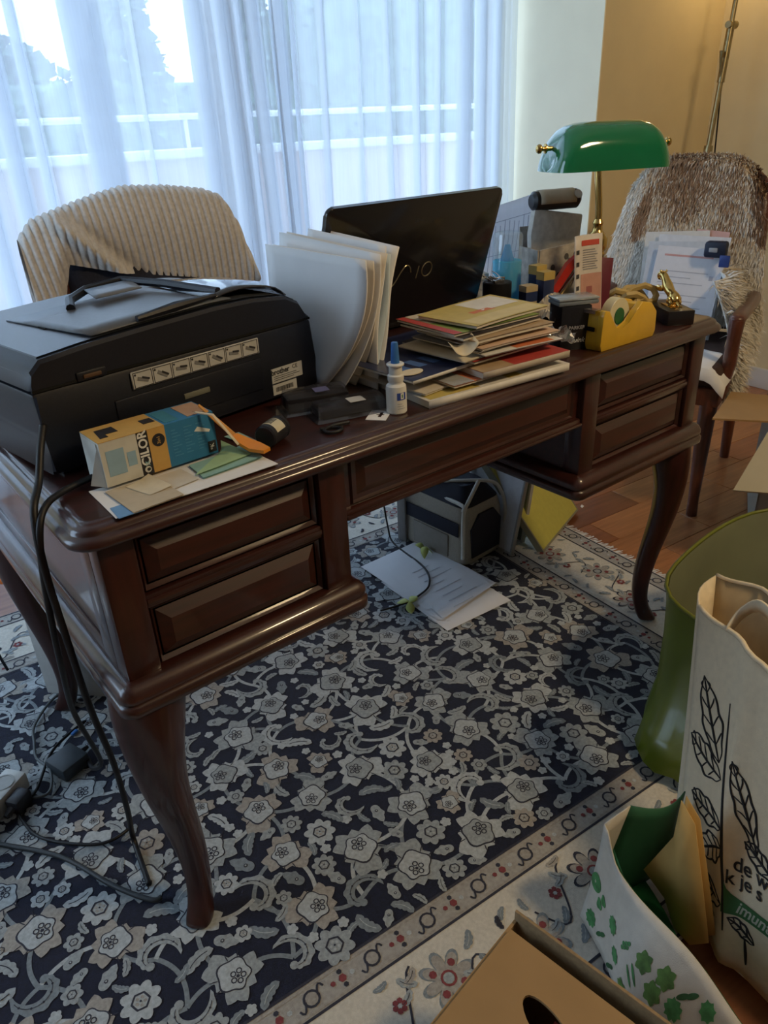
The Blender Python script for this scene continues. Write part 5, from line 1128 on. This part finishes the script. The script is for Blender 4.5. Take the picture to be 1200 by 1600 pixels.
# ------------------------------------------------------------------ shopping bags in the right foreground
lim = cm('lime_plastic', (.125, .16, .008), .32, .15, 9, coat=.25); limi = cm('lime_inside', (.17, .185, .11), .6, .1, 9); MATS['lime_plastic'].node_tree.nodes['Principled BSDF'].inputs['Transmission Weight'].default_value = 0
lb_ = thing('lime_bag', 'big open lime green carrier bag standing behind the cotton tote', 'bag', (.022, -.006, RG))
def ell(cx, cy, rx, ry, z, n=40, wob=0., seed=0, tilt=0.):
    r_ = []
    for k in range(n):
        t = 2 * math.pi * k / n; c_, s_ = math.cos(t), math.sin(t); f = (abs(c_) ** 4 + abs(s_) ** 4) ** -.25 * .62 + .38
        r_.append(Vector((cx + rx * c_ * f * (1 + wob * (math.sin(5 * t + seed) + .55 * math.sin(13 * t + seed * 3))), cy + ry * s_ * f * (1 + wob * math.cos(4 * t + seed * 2)), z + tilt * c_ + wob * .10 * math.sin(7 * t + seed))))
    return r_
LX = .022
rings = [ell(1.08, -.305, .225, .135, .0, wob=.03), ell(1.075, -.305, .255, .165, .02, wob=.05, seed=1), ell(1.08, -.30, .235, .160, .06, wob=.04, seed=2), ell(1.11, -.290, .225, .160, .13, wob=.03, seed=3), ell(1.15, -.275, .228, .168, .22, wob=.018, seed=3, tilt=.004), ell(1.175, -.268, .240, .176, .28, wob=.006, seed=4, tilt=.015), ell(1.185, -.265, .246, .182, .312, wob=.004, seed=4, tilt=.02)]
build('bag_wall', MB().loft(rings, cap=False).add(rings[0], [list(range(40))[::-1]]), lim, lb_, ang=180)
ins = [[Vector((v.x * .985 + 1.19 * .015, v.y * .98 - .32 * .02, v.z - .0005)) for v in r_] for r_ in rings[2:]]
build('lining', MB().loft(ins, cap=False), limi, lb_, ang=180)
build('rim_hem', MB().tube(rings[-1] + [rings[-1][0]], .0042, 6, cap=False), cm('lime_hem', (.15, .17, .02), .4), lb_, ang=180)
tag(build('navy_garment', MB().grid(lambda u, v: (1.00 + .34 * u, -.39 + .19 * v, RG + .09 + .17 * math.sin(math.pi * (.15 + .7 * u)) * math.sin(math.pi * (.2 + .6 * v)) + .02 * math.sin(9 * u + 5 * v)), 14, 10), cm('garment_navy', (.02, .026, .05), .9, .2, 80), solid=.004), 'folded navy garment inside the lime green bag', 'garment')

# cotton tote -------------------------------------------------------------------------
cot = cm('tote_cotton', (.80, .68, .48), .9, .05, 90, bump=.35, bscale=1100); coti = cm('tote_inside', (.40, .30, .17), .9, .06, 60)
TB1, TB2, TT2, TT1 = Vector((.66, -.41, .0)), Vector((.60, -.66, .0)), Vector((.72, -.56, .42)), Vector((.835, -.285, .42))
def tote(s, t, d=0.):
    p_ = TB1 * (1 - s) * (1 - t) + TB2 * s * (1 - t) + TT2 * s * t + TT1 * (1 - s) * t
    p_ = p_ + Vector((-.035, .006, 0)) * math.sin(math.pi * min(1, max(0, s))) * (.3 + .7 * math.sin(math.pi * min(1, t * .9))) * .55
    p_ += Vector((-.016, 0, 0)) * math.exp(-((s - .42) / .07) ** 2) * (1 - .35 * t)      # soft vertical fold
    p_ += Vector((.004, 0, .004)) * math.sin(11 * s + 4 * t) * t
    return p_ + Vector((-.93, .12, .25)) * d + Vector((0, 0, RG))
tt = thing('cotton_tote', 'natural cotton tote bag with black leaf drawing in the right foreground', 'bag')
back = Vector((.085, .030, .0))
build('front_panel', MB().grid(lambda u, v: tuple(tote(u, v)), 26, 20), cot, tt, solid=.0025, ang=180)
def backp(s, t): return tote(s, t) + back * (.45 + .55 * t) + Vector((.02, 0, .012 * math.sin(4 * s))) * t + Vector((.03, 0, 0)) * math.sin(math.pi * s)
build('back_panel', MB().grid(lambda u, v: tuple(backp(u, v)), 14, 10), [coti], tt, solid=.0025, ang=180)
build('side_panel', MB().grid(lambda u, v: tuple(tote(0, v) * (1 - u) + backp(0, v) * u + Vector((-.004, .012, 0)) * math.sin(math.pi * u)), 6, 12), cot, tt, solid=.0025, ang=180)
build('bottom_panel', MB().grid(lambda u, v: tuple(tote(v, 0) * (1 - u) + backp(v, 0) * u), 3, 10), cot, tt, solid=.002)
build('rim_hem', MB().tube([tote(k / 20, 1.0) for k in range(21)], .0040, 6), cot, tt, ang=180); build('rim_hem', MB().tube([backp(k / 20, 1.0) for k in range(21)], .0035, 6), cot, tt, ang=180)
hp = smooth_path([tote(.22, .98, -.004), tote(.26, 1.05, -.02), tote(.38, 1.12, -.03), tote(.55, 1.10, -.03), tote(.66, 1.02, -.02), tote(.70, .96, -.004)], 5)
hv = []
for k, q in enumerate(hp):
    hv += [tuple(q + Vector((.0, .0, .013)) + Vector((-.006, 0, 0))), tuple(q + Vector((.004, 0, -.013)))]
build('handle', MB().add(hv, [(2 * k, 2 * k + 1, 2 * k + 3, 2 * k + 2) for k in range(len(hp) - 1)], 0, True), cot, tt, solid=.003, ang=180)
tink = cm('tote_ink', (.025, .025, .028), .85)
lines = []
def tline(pts, w_=.0012):
    P = [tote(a, b, .0022) for a, b in pts]; q = smooth_path(P, 4); k = len(q)
    lines.append((q, [w_ * (.45 + .9 * math.sin(math.pi * (i + .4) / k)) for i in range(k)]))
def tleaf(b, t, wd, ribs=5):
    """outlined veined leaf from base b to tip t in panel coordinates"""
    dx, dy = t[0] - b[0], t[1] - b[1]; asp = .42 / .27; L_ = math.hypot(dx, dy * asp); nx, ny = -dy * asp / L_, dx / L_ / asp
    for s in (-1, 1): tline([(b[0] + dx * u + s * nx * wd * math.sin(math.pi * u) ** .75 * (1 + .12 * math.sin(u * 19)), b[1] + dy * u + s * ny * wd * math.sin(math.pi * u) ** .75 * (1 + .12 * math.sin(u * 19))) for u in [i / 9 for i in range(10)]], .0014)
    tline([(b[0] + dx * u, b[1] + dy * u) for u in (0, .33, .66, 1)], .0016)
    for i in range(1, ribs):
        u = i / ribs
        for s in (-1, 1):
            e = u + .14; tline([(b[0] + dx * u, b[1] + dy * u), (b[0] + dx * (u + .09) + s * nx * wd * .5, b[1] + dy * (u + .09) + s * ny * wd * .5), (b[0] + dx * min(1, e) + s * nx * wd * .86 * math.sin(math.pi * min(.97, e)) ** .75, b[1] + dy * min(1, e) + s * ny * wd * .86 * math.sin(math.pi * min(.97, e)) ** .75)], .0009)
tleaf((.30, .60), (.11, .81), .085); tleaf((.33, .56), (.03, .57), .075); tleaf((.37, .42), (.085, .40), .06); tleaf((.39, .37), (.19, .26), .06); tleaf((.42, .20), (.10, .14), .06, 4); tleaf((.36, .12), (.22, .06), .03, 3)
tline([(.33, .80), (.35, .66), (.37, .52), (.40, .38), (.43, .26), (.44, .12)], .0018); tleaf((.60, .43), (.41, .66), .055, 6); tleaf((.72, .40), (.52, .44), .05, 5); tleaf((.62, .14), (.46, .17), .035, 4); tline([(.56, .13), (.57, .09), (.575, .05)], .002)
lm = MB()
for q, ws in lines: lm.tube(q, ws, 4)
o = build('leaf_drawing', lm, tink, tt, ang=180); o['kind'] = 'stuff'
tgr = cm('tote_green', (.05, .15, .055), .8)
build('green_band', MB().grid(lambda u, v: tuple(tote(.425 + .40 * u, .18 + .045 * u + .05 * v + .06 * math.exp(-u * 9) * v, .0030)), 16, 4), tgr, tt, ang=180)
def tote_text(body, s0, t0, size, m, nm, ang=0., shear=0.):
    c = bpy.data.curves.new(nm, 'FONT'); c.body = body; c.size = size; c.shear = shear; c.offset = .0004
    t_ = bpy.data.objects.new('tmp_text', c); COL.objects.link(t_); dg = bpy.context.evaluated_depsgraph_get(); me = bpy.data.meshes.new_from_object(t_.evaluated_get(dg)); bpy.data.objects.remove(t_); bpy.data.curves.remove(c)
    for v in me.vertices: v.co = tote(s0 + v.co.x / .27, t0 + (v.co.y + v.co.x * ang) / .42, .0034)
    me.materials.clear(); me.materials.append(m); o = bpy.data.objects.new(nm, me); COL.objects.link(o); o.parent = tt
tote_text('de w', .475, .335, .028, tink, 'slogan_text', .12); tote_text('k je s', .44, .285, .027, tink, 'slogan_text', .12); tote_text('imunt', .50, .200, .024, cm('tote_print_pale', (.50, .52, .42), .85), 'band_text', .17, .4)
tag(build('brown_parcel', MB().box(0, .026, 0, .13, 0, .22, bev=.005), cm('parcel_brown', (.34, .20, .08), .8), loc=(.655, -.600, RG + .006), rot=(0, R(14), R(-15))), 'brown paper parcel inside the cotton tote', 'parcel')

# leaf print shopping bag --------------------------------------------------------------
B1, B2, T2, T1 = Vector((.508, -.358, 0)), Vector((.345, -.645, 0)), Vector((.450, -.655, .15)), Vector((.532, -.364, .15))
def lf(s, t, d=0.):
    p_ = B1 * (1 - s) * (1 - t) + B2 * s * (1 - t) + T2 * s * t + T1 * (1 - s) * t
    p_ += Vector((-.012, .008, 0)) * math.sin(math.pi * min(1, max(0, s))) * math.sin(math.pi * min(1, max(0, t))) + Vector((.003, -.002, .002)) * math.sin(9 * s + 3 * t) + Vector((.004, .004, .042)) * math.exp(-((s + .06) / .07) ** 2) * max(0, t) ** 2
    return p_ + Vector((-.80, .5, .25)) * d + Vector((0, 0, RG))
sb = thing('shopping_bag', 'white woven shopping bag printed with green vegetables, front right', 'bag')
wv_ = cm('bag_white_woven', (.60, .57, .50), .55, .06, 60, bump=.2, bscale=700); grl = cm('bag_green_lining', (.02, .16, .06), .45, .1, 20)
build('front_panel', MB().grid(lambda u, v: tuple(lf(-.07 + 1.07 * u, v)), 28, 12), wv_, sb, solid=.0018, ang=180)
def lb(s, t): return lf(s, t) + Vector((.13, -.02, 0))
def pk_(t): return Vector((.552, -.332, 0)) * (1 - t) + Vector((.590, -.352, .205)) * t + Vector((0, 0, RG))
def qk_(t): return Vector((.700, -.372, 0)) * (1 - t) + Vector((.688, -.384, .190)) * t + Vector((0, 0, RG))
build('side_panel', MB().grid(lambda u, v: tuple(lf(-.07, v) * (1 - u) + pk_(v) * u), 4, 8), wv_, sb, solid=.0018, ang=180)
build('back_panel', MB().grid(lambda u, v: tuple(pk_(v) * (1 - u) + qk_(v) * u + Vector((.0, -.012, -.01 * v)) * math.sin(math.pi * u)), 8, 8), [cm('bag_green_side', (.03, .13, .07), .5)], sb, solid=.0018, ang=180)
build('front_lining', MB().grid(lambda u, v: tuple(lf(u, .15 + .84 * v, -.004)), 10, 6), grl, sb, ang=180); build('bottom_panel', MB().grid(lambda u, v: tuple(lf(-.07 + 1.07 * v, .03) * (1 - u) + lb(-.07 + 1.07 * v, .03) * u), 3, 10), grl, sb, solid=.0018)
pgs = [cm('print_leaf_green', (.07, .26, .09), .6, .35, 90), cm('print_dark_green', (.035, .12, .045), .6, .35, 90), cm('print_mid_green', (.10, .22, .05), .6, .35, 90)]
def spot(s, t, fn, m, n=24):
    r_ = [(s, t)] + [(s + fn(2 * math.pi * k / n)[0] / .36, t + fn(2 * math.pi * k / n)[1] / .17) for k in range(n)]
    build('printed_vegetable', MB().add([tuple(lf(a, b, .0018)) for a, b in r_], [(0, k + 1, (k + 1) % n + 1) for k in range(n)], 0, True), m, sb)
circ = lambda r_: (lambda t: (r_ * math.cos(t), r_ * math.sin(t)))
lobed = lambda r_, n_: (lambda t: (r_ * (1 + .16 * math.cos(n_ * t)) * math.cos(t), r_ * (1 + .16 * math.cos(n_ * t)) * math.sin(t)))
oval = lambda a, b, q: (lambda t: (a * math.cos(t) * math.cos(q) - b * math.sin(t) * math.sin(q), a * math.cos(t) * math.sin(q) + b * math.sin(t) * math.cos(q)))
for (nm, s, t) in (('kiwi', -.035, .50), ('pepper', .033, .44), ('disc', .0, .15), ('disc', .170, .52), ('herb', .095, .183), ('peas', .295, .60), ('star', .247, .346), ('cab', .407, .67), ('beans', .386, .48), ('cab', .514, .73), ('cab', .502, .56), ('herb', .618, .78), ('disc', .602, .62), ('star', .709, .84), ('herb', .215, .10), ('cab', .355, .231), ('disc', .47, .30), ('beans', .76, .48), ('cab', .85, .58), ('herb', .42, .06), ('star', .60, .26)):
    if nm == 'kiwi': spot(s, t, circ(.0135), pgs[0]); spot(s, t + .002, circ(.004), wv_)
    elif nm == 'disc': spot(s, t, lobed(.0135, 9), pgs[0])
    elif nm == 'cab': spot(s, t, lobed(.0145, 6), pgs[2])
    elif nm == 'pepper':
        for k in (-1, 1): spot(s + k * .012, t + k * .05, lobed(.0085, 3), pgs[0])
    elif nm == 'herb':
        for k in (-1, 1): spot(s + k * .013, t + k * .03, oval(.0105, .0038, .9), pgs[1])
    elif nm == 'beans':
        for k in (-1, 1): spot(s + k * .010, t + k * .03, oval(.015, .0026, -.7), pgs[0])
    elif nm == 'peas':
        for k in range(6): spot(s + .014 * (k % 3 - 1), t + .045 * (k // 3 - .5) + .03 * (k % 3 - 1), circ(.0034), pgs[0], 10)
    else: spot(s, t, lobed(.012, 8), pgs[0])
yp = cm('paper_bag_ochre', (.56, .36, .12), .8, .06, 20)
YP = [(-.419, .262), (-.416, .180), (-.399, .127), (-.384, .082), (-.421, .046), (-.447, .014), (-.475, .004), (-.497, .026), (-.474, .133), (-.446, .241)]
yb = thing('paper_bag', 'ochre paper bag standing inside the vegetable print shopping bag', 'paper bag', (0, 0, RG + .003))
cy_ = (-.44, .12); yv = [(.593, *cy_)] + [(.602 + .006 * math.sin(k * 2.0), y, z) for k, (y, z) in enumerate(YP)]
build('front', MB().add(yv, [(0, k + 1, (k + 1) % len(YP) + 1) for k in range(len(YP))], 0, True), yp, yb, solid=.001)
build('back', MB().add([(x + .012 + .03 * (.262 - z), y, z) for x, y, z in yv], [(0, k + 1, (k + 1) % len(YP) + 1) for k in range(len(YP))], 0, True), yp, yb, solid=.001)

# cardboard box in the foreground -------------------------------------------------------
kb_ = cm('cardboard', (.36, .22, .095), .85, .06, 14); kbe = cm('cardboard_edge', (.30, .20, .10), .9, .15, 200)
bx2 = thing('cardboard_box', 'brown cardboard box with oval hand hole at the bottom edge', 'box', (.294, -.381, 0), R(8))
# local axes: -x runs to the left edge of the picture, -y towards the viewer
WB, DB, HB = .34, .40, .25
oval_h = [(-.068 + .0165 * math.cos(t * .2618) * .95 + .042 * math.sin(t * .2618) * .32, -.098 - .0165 * math.cos(t * .2618) * .32 + .042 * math.sin(t * .2618) * .95) for t in range(24)]
hf = holed([(-WB, -DB), (0, -DB), (0, 0), (-WB, 0)], oval_h, .004)
o = build('top_panel', hf, kb_, bx2, loc=(0, 0, HB))
build('outer_wall', MB().box(.018, .022, -DB, .006, RG, HB + .012, bev=.0008), kbe, bx2); build('outer_wall', MB().box(-WB, .018, .002, .006, RG, HB - .004), kb_, bx2); build('inner_wall', MB().box(-WB, -.004, -.004, -.001, RG, HB), kb_, bx2)
build('outer_wall', MB().box(-WB - .004, -WB, -DB, .006, RG, HB), kb_, bx2); build('outer_wall', MB().box(-WB, .018, -DB - .004, -DB, RG, HB), kb_, bx2); build('floor_panel', MB().box(-WB, .018, -DB, .002, RG, RG + .004), kb_, bx2)
bt = thing('wrapped_bottle', 'white wrapped item seen through the hand hole of the cardboard box', 'parcel', (.294, -.381, 0), R(8)); build('wrapping', MB().box(-.12, -.045, -.19, -.085, RG + .004, HB - .02, bev=.01), paperm, bt); build('red_stripe', MB().box(-.1205, -.0445, -.100, -.092, RG + .004, HB - .0185), cm('stripe_red', (.35, .05, .04), .6), bt)
# cardboard carton with raised flaps at the right edge
ck2 = thing('flap_carton', 'open cardboard carton with raised flaps at the right edge, before the armchair', 'box', (1.82, .075, 0), R(-62))
cbi = cm('carton_inside', (.46, .40, .27), .85, .05, 10)
build('carton_wall', MB().box(0, .40, 0, .005, .001, .38).box(0, .005, 0, .36, .001, .38).box(.395, .40, 0, .36, .001, .38).box(0, .40, .355, .36, .001, .38), cm('carton_grey', (.34, .33, .27), .8), ck2)
build('bottom', MB().box(0, .40, 0, .36, .001, .006), kb_, ck2)
build('flap', MB().add([(0, 0, .38), (.40, 0, .38), (.38, -.20, .28), (-.08, -.23, .27)], [(0, 1, 2, 3)]), cbi, ck2, solid=.005); build('flap', MB().add([(0, .0, .38), (0, .22, .38), (-.11, .19, .392), (-.153, -.054, .392)], [(0, 1, 2, 3)]), kb_, ck2, solid=.005)
